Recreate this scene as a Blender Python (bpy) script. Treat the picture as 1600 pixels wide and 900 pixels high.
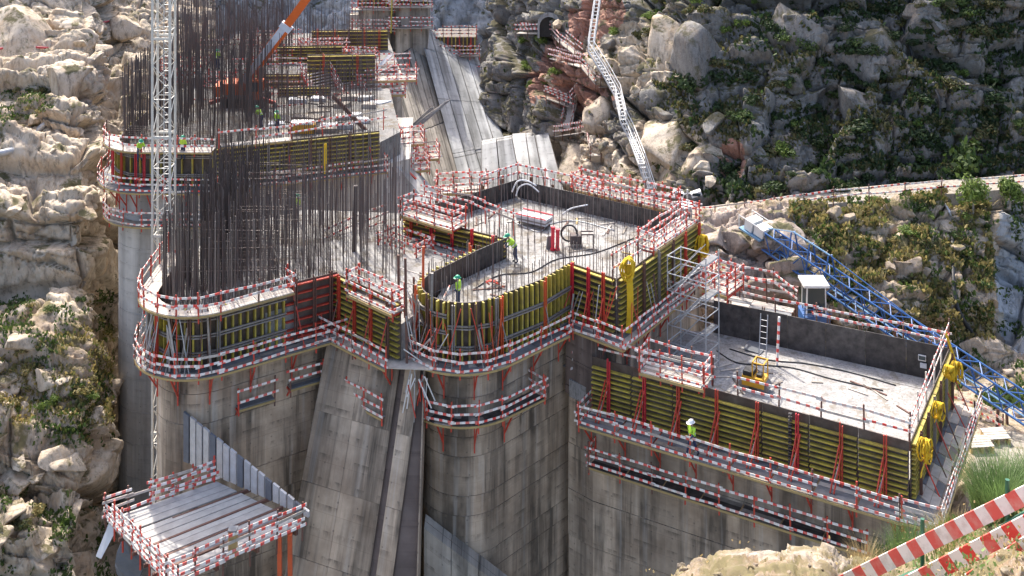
import bpy, bmesh, math, random
import numpy as np
from mathutils import Vector, Matrix, Quaternion

random.seed(7)
scene = bpy.context.scene
for _o in list(bpy.data.objects):
    bpy.data.objects.remove(_o)
COL = scene.collection

# ------------------------------------------------------------------ camera
# Level view camera with a lowered lens (verticals stay vertical), at the origin, looking along +Y.
FPX, HOR = 1850.0, -350.0
cam_d = bpy.data.cameras.new("camera")
cam_d.sensor_width = 36.0
cam_d.lens = FPX / 1600.0 * 36.0
cam_d.shift_y = -(450.0 - HOR) / 1600.0
cam_d.clip_start, cam_d.clip_end = 0.3, 2000.0
cam = bpy.data.objects.new("camera", cam_d)
cam.rotation_euler = (math.radians(90), 0, 0)
COL.objects.link(cam)
scene.camera = cam

# ------------------------------------------------------------------ daylight
SUN_EL = math.radians(50)
SUN_TO = Vector((0.40, -0.917, 0)).normalized()          # way the shadows fall
world = bpy.data.worlds.new("World")
scene.world = world
world.use_nodes = True
wn, wl = world.node_tree.nodes, world.node_tree.links
wn.clear()
sky = wn.new('ShaderNodeTexSky')
sky.sky_type = 'NISHITA'
sky.sun_disc = False
sky.sun_elevation = SUN_EL
sky.air_density = 0.8
sky.dust_density = 4.0
sky.ozone_density = 0.3
sky.sun_rotation = math.atan2(-SUN_TO.x, -SUN_TO.y)
bg = wn.new('ShaderNodeBackground')
bg.inputs['Strength'].default_value = 0.15
wo = wn.new('ShaderNodeOutputWorld')
wl.new(sky.outputs[0], bg.inputs[0])
wl.new(bg.outputs[0], wo.inputs[0])
sun_d = bpy.data.lights.new("sun", 'SUN')
sun_d.energy = 2.3
sun_d.angle = math.radians(0.55)
sun_d.color = (1.0, 0.95, 0.86)
sun = bpy.data.objects.new("sun", sun_d)
_d = Vector((SUN_TO.x * math.cos(SUN_EL), SUN_TO.y * math.cos(SUN_EL), -math.sin(SUN_EL)))
sun.rotation_mode = 'QUATERNION'
sun.rotation_quaternion = _d.to_track_quat('-Z', 'Y')
sun.location = (-40, 120, 60)
COL.objects.link(sun)
vs = scene.view_settings
vs.view_transform = 'Standard'
vs.look = 'None'
vs.exposure = 1.55
vs.gamma = 1.0
vs.use_curve_mapping = False
scene.cycles.max_bounces = 6
scene.cycles.diffuse_bounces = 3
scene.cycles.transparent_max_bounces = 6


def P(px, py, z):
    """a spot of the place at height z, read off the photograph by its pixel"""
    Y = FPX * (-z) / (py - HOR)
    return Vector(((px - 800.0) / FPX * Y, Y, z))


def PD(px, py, Y):
    return Vector(((px - 800.0) / FPX * Y, Y, -(py - HOR) / FPX * Y))


# ------------------------------------------------------------------ materials
def nt(name):
    m = bpy.data.materials.new(name)
    m.use_nodes = True
    t = m.node_tree
    return m, t.nodes, t.links, t.nodes['Principled BSDF']


def node(n, kind, **kw):
    x = n.new(kind)
    for k, v in kw.items():
        setattr(x, k, v)
    return x


def mixc(n, l, fac, a, b, blend='MIX'):
    x = n.new('ShaderNodeMix')
    x.data_type = 'RGBA'
    x.blend_type = blend
    for sock, v in ((x.inputs[0], fac), (x.inputs[6], a), (x.inputs[7], b)):
        if isinstance(v, (int, float)):
            sock.default_value = v
        elif isinstance(v, tuple):
            sock.default_value = v + (1,) if len(v) == 3 else v
        else:
            l.new(v, sock)
    return x.outputs[2]


def noise(n, l, vec, scale, detail=4, rough=.55, dist=0.0):
    x = n.new('ShaderNodeTexNoise')
    x.inputs['Scale'].default_value = scale
    x.inputs['Detail'].default_value = detail
    x.inputs['Roughness'].default_value = rough
    x.inputs['Distortion'].default_value = dist
    if vec is not None:
        l.new(vec, x.inputs['Vector'])
    return x.outputs[0]


def ramp(n, l, fac, stops):
    x = n.new('ShaderNodeValToRGB')
    e = x.color_ramp.elements
    while len(e) < len(stops):
        e.new(0.5)
    for k, (p, c) in enumerate(stops):
        e[k].position = p
        e[k].color = (c, c, c, 1) if isinstance(c, (int, float)) else c + (1,)
    l.new(fac, x.inputs[0])
    return x.outputs[0]


def mapping(n, l, vec, scale=(1, 1, 1), loc=(0, 0, 0)):
    x = n.new('ShaderNodeMapping')
    x.inputs['Scale'].default_value = scale
    x.inputs['Location'].default_value = loc
    l.new(vec, x.inputs['Vector'])
    return x.outputs[0]


def mathn(n, l, op, a, b=0.0, clamp=False):
    x = n.new('ShaderNodeMath')
    x.operation = op
    x.use_clamp = clamp
    for s, v in ((x.inputs[0], a), (x.inputs[1], b)):
        if isinstance(v, (int, float)):
            s.default_value = v
        else:
            l.new(v, s)
    return x.outputs[0]


def bump(n, l, h, strength, dist, bsdf):
    x = n.new('ShaderNodeBump')
    x.inputs['Strength'].default_value = strength
    x.inputs['Distance'].default_value = dist
    l.new(h, x.inputs['Height'])
    l.new(x.outputs[0], bsdf.inputs['Normal'])


M = {}


def worn(name, col, col2, rough=.6, metal=0.0, scale=3.0, amount=.5, var=.25):
    """paint or steel with rust / dust wear and a little difference from piece to piece"""
    m, n, l, b = nt(name)
    tc = n.new('ShaderNodeTexCoord')
    oi = n.new('ShaderNodeObjectInfo')
    geo = n.new('ShaderNodeNewGeometry')
    f = noise(n, l, geo.outputs['Position'], scale, 5, .65)
    fac = ramp(n, l, f, [(.5 - amount * .25, 0.0), (.5 + .22, 1.0)])
    c = mixc(n, l, mathn(n, l, 'MULTIPLY', fac, amount), col, col2)
    v = mathn(n, l, 'MULTIPLY_ADD', oi.outputs['Random'], var)
    v.node.inputs[2].default_value = 1 - var * .6
    hs = n.new('ShaderNodeHueSaturation')
    l.new(v, hs.inputs['Value'])
    l.new(c, hs.inputs['Color'])
    l.new(hs.outputs[0], b.inputs['Base Color'])
    b.inputs['Roughness'].default_value = rough
    b.inputs['Metallic'].default_value = metal
    M[name] = m
    return m


def stripe_mat(name, fade, period=.5, cut=.58):
    m, n, l, b = nt(name)
    tc = n.new('ShaderNodeTexCoord')
    oi = n.new('ShaderNodeObjectInfo')
    sx = n.new('ShaderNodeSeparateXYZ')
    l.new(tc.outputs['Object'], sx.inputs[0])
    ph = mathn(n, l, 'MULTIPLY_ADD', sx.outputs[0], 1 / period)
    l.new(mathn(n, l, 'MULTIPLY', oi.outputs['Random'], 7.0), ph.node.inputs[2])
    fr = mathn(n, l, 'FRACT', ph)
    st = mathn(n, l, 'GREATER_THAN', fr, cut)
    geo = n.new('ShaderNodeNewGeometry')
    wear = noise(n, l, geo.outputs['Position'], 5.0, 5, .7)
    wear = ramp(n, l, wear, [(.46, 0.0), (.68, 1.0)])
    r2 = mathn(n, l, 'FRACT', mathn(n, l, 'MULTIPLY', oi.outputs['Random'], 13.7))
    fd = mathn(n, l, 'MULTIPLY', mathn(n, l, 'POWER', r2, 2.2), fade)
    fd = mathn(n, l, 'ADD', fd, mathn(n, l, 'MULTIPLY', wear, .42), True)
    red = mixc(n, l, fd, (.70, .055, .04), (.66, .47, .40))
    white = mixc(n, l, mathn(n, l, 'MULTIPLY', wear, .7), (.84, .80, .75), (.52, .45, .38))
    l.new(mixc(n, l, st, white, red), b.inputs['Base Color'])
    b.inputs['Roughness'].default_value = .65
    M[name] = m


def concrete(name, dark, light, streak=.75, warm=(.27, .23, .18), panel=(2.4, .95)):
    m, n, l, b = nt(name)
    uv = n.new('ShaderNodeUVMap')
    geo = n.new('ShaderNodeNewGeometry')
    pos = geo.outputs['Position']
    base = noise(n, l, pos, .55, 6, .62)
    c = mixc(n, l, ramp(n, l, base, [(.3, 0.0), (.72, 1.0)]), dark, light)
    # board imprint: each shutter panel took the cement a little differently
    br = n.new('ShaderNodeTexBrick')
    br.inputs['Scale'].default_value = 1.0
    br.inputs['Brick Width'].default_value = panel[0]
    br.inputs['Row Height'].default_value = panel[1]
    br.inputs['Mortar Size'].default_value = .012
    br.inputs['Color1'].default_value = (.93, .93, .93, 1)
    br.inputs['Color2'].default_value = (1.04, 1.03, 1.02, 1)
    br.inputs['Mortar'].default_value = (.74, .72, .70, 1)
    l.new(uv.outputs[0], br.inputs['Vector'])
    c = mixc(n, l, .75, c, br.outputs[0], 'MULTIPLY')
    # water and cement-milk runs
    st = noise(n, l, mapping(n, l, uv.outputs[0], (.75, .03, 1)), 1.0, 7, .66, .25)
    run = ramp(n, l, st, [(.46, 0.0), (.56, 1.0)])
    brk = ramp(n, l, noise(n, l, mapping(n, l, uv.outputs[0], (.5, .22, 1), (9, 3, 0)), 1.0, 4, .6), [(.30, 0.0), (.58, 1.0)])
    c = mixc(n, l, mathn(n, l, 'MULTIPLY', mathn(n, l, 'MULTIPLY', run, brk), streak), c, tuple(x * .30 for x in warm))
    st2 = noise(n, l, mapping(n, l, uv.outputs[0], (2.6, .07, 1), (40, 0, 0)), 1.0, 5, .6)
    c = mixc(n, l, mathn(n, l, 'MULTIPLY', ramp(n, l, st2, [(.55, 0.0), (.7, 1.0)]), .40), c, (.50, .48, .44))
    st3 = noise(n, l, mapping(n, l, uv.outputs[0], (.35, .3, 1), (7, 11, 0)), 1.0, 5, .7)
    c = mixc(n, l, mathn(n, l, 'MULTIPLY', ramp(n, l, st3, [(.48, 0.0), (.75, 1.0)]), .55), c, warm)
    # broad bands where water has washed or soiled the wall, and grime below each pour line
    bd = noise(n, l, mapping(n, l, uv.outputs[0], (.42, .012, 1), (3, 5, 0)), 1.0, 4, .6, .2)
    c = mixc(n, l, 1.0, c, ramp(n, l, bd, [(.30, .50), (.48, .98), (.66, 1.3)]), 'MULTIPLY')
    sv = n.new('ShaderNodeSeparateXYZ')
    l.new(uv.outputs[0], sv.inputs[0])
    fz = mathn(n, l, 'FRACT', mathn(n, l, 'MULTIPLY', mathn(n, l, 'ADD', sv.outputs[1], 31.15), 1 / 1.05))
    gr_ = mathn(n, l, 'MULTIPLY', ramp(n, l, fz, [(.72, 0.0), (1.0, 1.0)]), ramp(n, l, noise(n, l, mapping(n, l, uv.outputs[0], (1.3, .5, 1), (2, 8, 0)), 1.0, 5, .7), [(.48, 0.0), (.62, 1.0)]))
    c = mixc(n, l, mathn(n, l, 'MULTIPLY', gr_, streak * .9), c, tuple(x * .32 for x in warm))
    # tie holes
    vo = n.new('ShaderNodeTexVoronoi')
    vo.inputs['Randomness'].default_value = 0.0
    vo.inputs['Scale'].default_value = .83
    l.new(uv.outputs[0], vo.inputs['Vector'])
    c = mixc(n, l, ramp(n, l, vo.outputs['Distance'], [(.03, .45), (.045, 0.0)]), c, (.05, .045, .04))
    l.new(c, b.inputs['Base Color'])
    b.inputs['Roughness'].default_value = .85
    bump(n, l, noise(n, l, pos, 3.0, 6, .7), .35, .05, b)
    M[name] = m


def rock_mat(name, pale, mid, ochre, green, veg=.5, ochre_amt=.5, red=None, sc=1.0):
    m, n, l, b = nt(name)
    geo = n.new('ShaderNodeNewGeometry')
    pos = geo.outputs['Position']
    f1 = noise(n, l, pos, .35 * sc, 7, .65, .4)
    c = mixc(n, l, ramp(n, l, f1, [(.32, 0.0), (.66, 1.0)]), mid, pale)
    f2 = noise(n, l, mapping(n, l, pos, (.55, .55, .22), (5, 9, 3)), 1.1 * sc, 6, .7, .5)
    c = mixc(n, l, mathn(n, l, 'MULTIPLY', ramp(n, l, f2, [(.50, 0.0), (.70, 1.0)]), ochre_amt), c, ochre)
    f3 = noise(n, l, mapping(n, l, pos, (1, 1, .28)), 2.3 * sc, 6, .75)
    c = mixc(n, l, mathn(n, l, 'MULTIPLY', ramp(n, l, f3, [(.49, 0.0), (.66, 1.0)]), .75), c, tuple(x * .3 for x in mid))
    f4 = noise(n, l, pos, 9.0 * sc, 5, .7)
    c = mixc(n, l, mathn(n, l, 'MULTIPLY', ramp(n, l, f4, [(.46, 0.0), (.75, 1.0)]), .35), c, (.45, .43, .40))
    if red:
        c = mixc(n, l, 1.0, c, red, 'MULTIPLY')
    # lichen, moss and soil settle where the stone is not steep
    sx = n.new('ShaderNodeSeparateXYZ')
    l.new(geo.outputs['Normal'], sx.inputs[0])
    up = ramp(n, l, sx.outputs[2], [(.25, 0.0), (.62, 1.0)])
    g = noise(n, l, pos, .5 * sc, 6, .7, .3)
    g = ramp(n, l, mathn(n, l, 'MULTIPLY_ADD', up, .16) if False else mathn(n, l, 'ADD', g, mathn(n, l, 'MULTIPLY', up, .12)),
             [(.66 - veg * .22, 0.0), (.74 - veg * .18, 1.0)])
    soil = mixc(n, l, noise(n, l, pos, 1.7 * sc, 5, .7), green, (.13, .10, .055))
    c = mixc(n, l, g, c, soil)
    l.new(c, b.inputs['Base Color'])
    b.inputs['Roughness'].default_value = .92
    h = mathn(n, l, 'ADD', noise(n, l, pos, 1.6 * sc, 8, .72, .3), mathn(n, l, 'MULTIPLY', noise(n, l, pos, 7.0 * sc, 5, .7), .35))
    bump(n, l, h, .6, .16 / sc, b)
    M[name] = m


def simple(name, col, rough=.7, metal=0.0, var=.15, scale=2.0):
    return worn(name, col, tuple(c * .6 for c in col), rough, metal, scale, .35, var)


worn('red_paint', (.58, .055, .03), (.28, .065, .04), .5, 0, 4, .6)
worn('orange_paint', (.62, .10, .03), (.35, .09, .04), .5, 0, 4, .5)
worn('rust_steel', (.17, .08, .055), (.07, .045, .04), .75, 0, 5, .8)
worn('grey_steel', (.28, .265, .25), (.14, .10, .08), .55, .2, 4, .6)
worn('galv_steel', (.52, .53, .54), (.30, .29, .28), .5, .3, 3, .5)
worn('yellow_beam', (.56, .445, .055), (.20, .15, .065), .6, 0, 2.2, .85, .45)
worn('yellow_strap', (.66, .43, .015), (.42, .26, .03), .85, 0, 2, .4, .1)
worn('plank', (.36, .32, .27), (.20, .17, .14), .85, 0, 3, .8, .4)
worn('plank_pale', (.54, .49, .43), (.33, .285, .235), .85, 0, 3, .7, .3)
worn('deck_grey', (.20, .205, .215), (.10, .10, .10), .8, 0, 2, .7, .35)
worn('plywood', (.055, .035, .027), (.15, .12, .10), .55, 0, 2.0, .7, .5)
worn('plywood_black', (.034, .029, .028), (.17, .15, .135), .55, 0, 2.2, .62, .6)
worn('timber_yellow', (.42, .30, .12), (.30, .22, .11), .75, 0, 3, .6, .25)
worn('cream_paint', (.66, .63, .56), (.46, .42, .35), .5, 0, 2, .5, .08)
worn('white_paint', (.78, .77, .74), (.50, .47, .42), .5, 0, 2, .4, .08)
worn('plank_grey', (.44, .43, .41), (.27, .26, .245), .85, 0, 1.6, .8, .2)
worn('blue_paint', (.025, .10, .30), (.05, .09, .17), .45, 0, 3, .5, .2)
worn('light_blue', (.16, .30, .45), (.15, .22, .32), .5, 0, 3, .5, .1)
worn('crane_orange', (.72, .13, .015), (.42, .09, .02), .4, 0, 1.5, .35, .1)
worn('machine_yellow', (.70, .36, .015), (.38, .21, .03), .45, 0, 2, .5, .1)
worn('bar_dark', (.085, .075, .075), (.14, .075, .05), .7, .2, 2, .6, .6)
worn('bar_light', (.24, .21, .19), (.13, .09, .07), .6, .2, 2, .6, .5)
worn('black_rubber', (.018, .018, .02), (.05, .048, .045), .6, 0, 3, .4, .1)
worn('green_paint', (.02, .13, .07), (.03, .07, .05), .5, 0, 3, .4, .1)
worn('tarp_white', (.62, .63, .65), (.42, .42, .42), .8, 0, 2, .5, .1)
worn('tarp_dark', (.14, .15, .17), (.08, .08, .08), .8, 0, 2, .5, .1)
worn('pipe_red', (.42, .05, .06), (.25, .04, .04), .5, 0, 2, .4, .1)
worn('post_red', (.62, .03, .05), (.5, .03, .05), .45, 0, 2, .3, .1)
worn('skin', (.45, .26, .18), (.38, .2, .14), .6, 0, 4, .3, .05)
worn('hi_vis', (.45, .72, .05), (.40, .62, .06), .6, 0, 6, .3, .05)
worn('hi_vis_band', (.75, .76, .74), (.6, .6, .6), .4, 0, 6, .3, .05)
worn('navy_cloth', (.03, .05, .11), (.02, .03, .06), .85, 0, 6, .5, .1)
worn('grey_cloth', (.16, .16, .17), (.10, .10, .10), .85, 0, 6, .5, .1)
worn('helmet_green', (.03, .30, .16), (.03, .22, .12), .3, 0, 3, .2, .05)
worn('helmet_white', (.80, .80, .78), (.7, .7, .7), .3, 0, 3, .2, .05)
worn('glass_dark', (.03, .05, .06), (.04, .06, .07), .12, 0, 1, .2, .05)
stripe_mat('stripe', .75)
stripe_mat('stripe_new', .2)
stripe_mat('stripe_faded', 1.5)
stripe_mat('stripe_near', .15, .27, .5)
concrete('concrete', (.29, .215, .15), (.56, .45, .335), .9, (.26, .205, .15), (1.25, 1.05))
concrete('concrete_grey', (.31, .27, .225), (.50, .455, .39), .8, (.26, .23, .19))
concrete('concrete_pale', (.38, .36, .33), (.52, .50, .465), .35, (.33, .29, .25), (3.0, 1.25))
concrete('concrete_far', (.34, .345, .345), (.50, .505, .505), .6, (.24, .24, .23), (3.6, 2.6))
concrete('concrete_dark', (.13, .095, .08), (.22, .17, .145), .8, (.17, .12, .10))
rock_mat('rock_left', (.63, .53, .41), (.37, .295, .21), (.42, .25, .11), (.10, .10, .035), .12, .6)
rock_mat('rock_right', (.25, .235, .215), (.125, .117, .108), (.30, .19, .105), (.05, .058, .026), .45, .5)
rock_mat('rock_low', (.47, .375, .28), (.29, .22, .155), (.40, .25, .12), (.19, .16, .065), .3, .5)
rock_mat('rock_pink', (.43, .355, .30), (.28, .215, .175), (.36, .21, .14), (.10, .11, .04), .2, .4)
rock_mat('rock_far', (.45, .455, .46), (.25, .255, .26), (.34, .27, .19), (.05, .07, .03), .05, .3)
rock_mat('rock_red', (.40, .21, .145), (.29, .125, .08), (.36, .20, .14), (.10, .09, .04), .1, .5)
rock_mat('rock_near', (.36, .31, .255), (.22, .17, .12), (.40, .27, .15), (.20, .16, .08), .3, .5, None, 2.6)
rock_mat('soil_near', (.27, .20, .13), (.15, .105, .065), (.36, .23, .12), (.15, .13, .05), .5, .5, None, 3.0)
rock_mat('slab_top', (.40, .39, .37), (.22, .21, .20), (.24, .21, .18), (.18, .165, .15), .1, .45, None, 1.3)
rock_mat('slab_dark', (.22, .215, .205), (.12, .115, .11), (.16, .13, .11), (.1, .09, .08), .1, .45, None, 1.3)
rock_mat('gravel', (.40, .39, .375), (.24, .23, .225), (.36, .33, .30), (.30, .29, .28), .0, .2, None, 3.0)
rock_mat('dirt_road', (.36, .32, .265), (.27, .235, .19), (.40, .32, .24), (.3, .26, .2), .0, .3, None, 1.5)


def leaf_mat(name, a, b2, c2=None):
    m, n, l, b = nt(name)
    geo = n.new('ShaderNodeNewGeometry')
    oi = n.new('ShaderNodeObjectInfo')
    f = noise(n, l, geo.outputs['Position'], 2.2, 3, .6)
    c = mixc(n, l, ramp(n, l, f, [(.35, 0.0), (.65, 1.0)]), a, b2)
    r = n.new('ShaderNodeTexWhiteNoise')
    r.noise_dimensions = '1D'
    l.new(geo.outputs['Random Per Island'], r.inputs['W'])
    hs = n.new('ShaderNodeHueSaturation')
    v = mathn(n, l, 'MULTIPLY_ADD', r.outputs[0], .8)
    v.node.inputs[2].default_value = .6
    l.new(v, hs.inputs['Value'])
    if c2:
        c = mixc(n, l, mathn(n, l, 'GREATER_THAN', geo.outputs['Random Per Island'], .78), c, c2)
    l.new(c, hs.inputs['Color'])
    l.new(hs.outputs[0], b.inputs['Base Color'])
    b.inputs['Roughness'].default_value = .7
    tr = n.new('ShaderNodeBsdfTranslucent')
    l.new(hs.outputs[0], tr.inputs[0])
    ms = n.new('ShaderNodeMixShader')
    ms.inputs[0].default_value = .35
    out = n['Material Output']
    l.new(b.outputs[0], ms.inputs[1])
    l.new(tr.outputs[0], ms.inputs[2])
    l.new(ms.outputs[0], out.inputs[0])
    M[name] = m


leaf_mat('leaf_dark', (.022, .045, .014), (.045, .075, .02))
leaf_mat('leaf_mid', (.05, .09, .02), (.09, .13, .03))
leaf_mat('leaf_light', (.11, .17, .03), (.17, .23, .05))
leaf_mat('leaf_dry', (.21, .18, .06), (.32, .25, .10), (.13, .15, .04))
leaf_mat('leaf_olive', (.075, .08, .028), (.14, .12, .045), (.05, .08, .022))
leaf_mat('leaf_broom', (.10, .17, .05), (.18, .27, .09))
leaf_mat('straw', (.36, .27, .13), (.48, .38, .2))

# ------------------------------------------------------------------ object helpers
WM = {}


def link(o, mat4, parent):
    COL.objects.link(o)
    WM[o.name] = mat4
    if parent is not None:
        o.parent = parent
        o.matrix_basis = WM[parent.name].inverted() @ mat4
    else:
        o.matrix_basis = mat4
    return o


def tag(o, label=None, cat=None, group=None, kind=None):
    for k, v in (('label', label), ('category', cat), ('group', group), ('kind', kind)):
        if v:
            o[k] = v
    return o


def thing(name, label, cat, loc, group=None):
    o = bpy.data.objects.new(name, None)
    o.empty_display_size = .3
    link(o, Matrix.Translation(Vector(loc)), None)
    return tag(o, label, cat, group)


def mesh_from(name, V, Fc, mats, uv=None, smooth=False, midx=None):
    me = bpy.data.meshes.new(name)
    me.from_pydata([tuple(v) for v in V], [], Fc)
    for m in (mats if isinstance(mats, (list, tuple)) else [mats]):
        me.materials.append(M[m])
    if uv is not None:
        lay = me.uv_layers.new(name='UVMap')
        lay.data.foreach_set('uv', np.asarray(uv, dtype=np.float32).ravel())
    if midx is not None:
        me.polygons.foreach_set('material_index', midx)
    if smooth:
        me.polygons.foreach_set('use_smooth', [True] * len(me.polygons))
    me.update()
    return me


CACHE = {}
BOXF = [(0, 3, 2, 1), (4, 5, 6, 7), (0, 1, 5, 4), (1, 2, 6, 5), (2, 3, 7, 6), (3, 0, 4, 7)]


def box_mesh(name, L, w, h, mat):
    k = ('b', round(L, 2), round(w, 3), round(h, 3), mat)
    if k not in CACHE:
        V = [(x, y, z) for z in (-h / 2, h / 2) for x, y in ((0, -w / 2), (L, -w / 2), (L, w / 2), (0, w / 2))]
        CACHE[k] = mesh_from(name, V, BOXF, mat)
    return CACHE[k]


def tube_mesh(name, L, r, mat, n=6, r2=None):
    k = ('t', round(L, 2), round(r, 4), mat, n, r2)
    if k not in CACHE:
        r2_ = r if r2 is None else r2
        V, Fc = [], []
        for x, q in ((0, r), (L, r2_)):
            for i in range(n):
                a = 2 * math.pi * i / n
                V.append((x, q * math.cos(a), q * math.sin(a)))
        for i in range(n):
            j = (i + 1) % n
            Fc.append((i, j, n + j, n + i))
        Fc.append(tuple(range(n - 1, -1, -1)))
        Fc.append(tuple(range(n, 2 * n)))
        CACHE[k] = mesh_from(name, V, Fc, mat)
    return CACHE[k]


def frame(p0, p1, up=None):
    d = (p1 - p0).normalized()
    up = up or (Vector((0, 0, 1)) if abs(d.z) < .95 else Vector((0, 1, 0)))
    y = up.cross(d)
    if y.length < 1e-5:
        y = Vector((1, 0, 0)).cross(d)
    y.normalize()
    z = d.cross(y)
    m = Matrix((d, y, z)).transposed().to_4x4()
    m.translation = p0
    return m


def beam(name, p0, p1, w, h, mat, parent, up=None):
    p0, p1 = Vector(p0), Vector(p1)
    L = (p1 - p0).length
    o = bpy.data.objects.new(name, box_mesh(name, L, w, h, mat))
    return link(o, frame(p0, p1, up), parent)


def tube(name, p0, p1, r, mat, parent, n=6, r2=None):
    p0, p1 = Vector(p0), Vector(p1)
    o = bpy.data.objects.new(name, tube_mesh(name, (p1 - p0).length, r, mat, n, r2))
    return link(o, frame(p0, p1), parent)


def meshobj(name, me, parent=None, mat4=None):
    o = bpy.data.objects.new(name, me)
    return link(o, mat4 or Matrix.Identity(4), parent)


def slab(name, corners, t, mat, parent):
    """a plate with the given top corners (any count) and thickness t"""
    c0 = Vector(corners[0])
    k = len(corners)
    V = [Vector(c) - c0 for c in corners] + [Vector(c) - c0 - Vector((0, 0, t)) for c in corners]
    Fc = [tuple(range(k)), tuple(range(2 * k - 1, k - 1, -1))]
    for i in range(k):
        j = (i + 1) % k
        Fc.append((i, i + k, j + k, j))
    me = mesh_from(name, V, Fc, mat)
    bm = bmesh.new(); bm.from_mesh(me); bmesh.ops.recalc_face_normals(bm, faces=bm.faces); bm.to_mesh(me); bm.free()
    return meshobj(name, me, parent, Matrix.Translation(c0))


def prism(name, poly, z0, z1, mat, parent, taper=None, uoff=0.0):
    """upright prism over a plan outline; UV = (metres round the wall, height)"""
    k = len(poly)
    c0 = Vector((poly[0][0], poly[0][1], z0))
    top = poly if taper is None else taper
    V = [(p[0] - c0.x, p[1] - c0.y, 0) for p in poly] + [(p[0] - c0.x, p[1] - c0.y, z1 - z0) for p in top]
    Fc, uv = [], []
    u = uoff
    for i in range(k):
        j = (i + 1) % k
        L = math.hypot(poly[j][0] - poly[i][0], poly[j][1] - poly[i][1])
        Fc.append((i, j, k + j, k + i))
        uv += [(u, z0), (u + L, z0), (u + L, z1), (u, z1)]
        u += L
    Fc.append(tuple(range(k, 2 * k)))
    uv += [(p[0], p[1]) for p in top]
    Fc.append(tuple(range(k - 1, -1, -1)))
    uv += [(p[0], p[1]) for p in reversed(poly)]
    return meshobj(name, mesh_from(name, V, Fc, mat, uv), parent, Matrix.Translation(c0))


def arc(c, r, a0, a1, n):
    return [(c[0] + r * math.cos(a0 + (a1 - a0) * i / n), c[1] + r * math.sin(a0 + (a1 - a0) * i / n)) for i in range(n + 1)]


def area2(poly):
    return sum(poly[i][0] * poly[(i + 1) % len(poly)][1] - poly[(i + 1) % len(poly)][0] * poly[i][1] for i in range(len(poly)))


def offset(pts, d, closed=False):
    """offset to the right-hand side of the walking direction by d (metres)"""
    n = len(pts)
    out = []
    for i in range(n):
        a = pts[i - 1] if (i > 0 or closed) else None
        b = pts[i]
        c = pts[(i + 1) % n] if (i < n - 1 or closed) else None
        ns = []
        for p, q in ((a, b), (b, c)):
            if p is None or q is None:
                continue
            dx, dy = q[0] - p[0], q[1] - p[1]
            L = math.hypot(dx, dy) or 1
            ns.append((dy / L, -dx / L))
        if len(ns) == 2:
            mx, my = ns[0][0] + ns[1][0], ns[0][1] + ns[1][1]
            s = max(.35, (mx * ns[0][0] + my * ns[0][1]))
            out.append((b[0] + mx / s * d, b[1] + my / s * d))
        else:
            out.append((b[0] + ns[0][0] * d, b[1] + ns[0][1] * d))
    return out


def resample(pts, step):
    """points along a polyline, keeping its corners"""
    out = [pts[0]]
    for p, q in zip(pts, pts[1:]):
        L = math.hypot(q[0] - p[0], q[1] - p[1])
        k = max(1, round(L / step))
        for i in range(1, k + 1):
            out.append((p[0] + (q[0] - p[0]) * i / k, p[1] + (q[1] - p[1]) * i / k))
    return out


def simplify(pts, step):
    """drop points closer than step along a polyline (ends kept)"""
    out = [pts[0]]
    acc = 0
    for a, b in zip(pts, pts[1:]):
        acc += math.hypot(b[0] - a[0], b[1] - a[1])
        if acc >= step:
            out.append(b); acc = 0
    if out[-1] != pts[-1]:
        out.append(pts[-1])
    return out


V3 = lambda p, z: Vector((p[0], p[1], z))
RND = random.Random(11)


def jit(a):
    return RND.uniform(-a, a)

# ------------------------------------------------------------------ terrain
def hsh(ix, iy, seed):
    v = np.sin(ix * 127.1 + iy * 311.7 + seed * 74.7) * 43758.5453
    return v - np.floor(v)


def vnoise(x, y, seed):
    ix, iy = np.floor(x), np.floor(y)
    fx, fy = x - ix, y - iy
    fx, fy = fx * fx * (3 - 2 * fx), fy * fy * (3 - 2 * fy)
    a, b = hsh(ix, iy, seed), hsh(ix + 1, iy, seed)
    c, d = hsh(ix, iy + 1, seed), hsh(ix + 1, iy + 1, seed)
    return (a + (b - a) * fx) * (1 - fy) + (c + (d - c) * fx) * fy


def fbm(x, y, seed, oct=5, gain=.5):
    s, a, t = 0, 1, 0
    for k in range(oct):
        s = s + a * (vnoise(x * 2 ** k, y * 2 ** k, seed + k) - .5)
        t += a
        a *= gain
    return s / t * 2


def blocks(s, t, size, asp, seed):
    """jointed rock: cell offset with tilt, and how near the joint is"""
    x, y = s / size + .35 * fbm(s / size * .8, t / size * .8, seed + 9, 3), t / size * asp + .35 * fbm(s / size * .8 + 31, t / size * .8, seed + 5, 3)
    ix, iy = np.floor(x), np.floor(y)
    f1 = np.full(x.shape, 9.0); f2 = np.full(x.shape, 9.0)
    off = np.zeros(x.shape); 
    for dx in (-1, 0, 1):
        for dy in (-1, 0, 1):
            cx, cy = ix + dx, iy + dy
            px, py = cx + hsh(cx, cy, seed) * .9, cy + hsh(cx, cy, seed + 1) * .9
            d = np.hypot(x - px, y - py)
            o = (hsh(cx, cy, seed + 2) - .5) * 2 + (hsh(cx, cy, seed + 3) - .5) * 1.6 * (x - px) + (hsh(cx, cy, seed + 4) - .35) * 1.6 * (y - py)
            nearer = d < f1
            f2 = np.where(nearer, f1, np.minimum(f2, d))
            off = np.where(nearer, o, off)
            f1 = np.where(nearer, d, f1)
    return off, f2 - f1


SHEETS = {}


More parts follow.
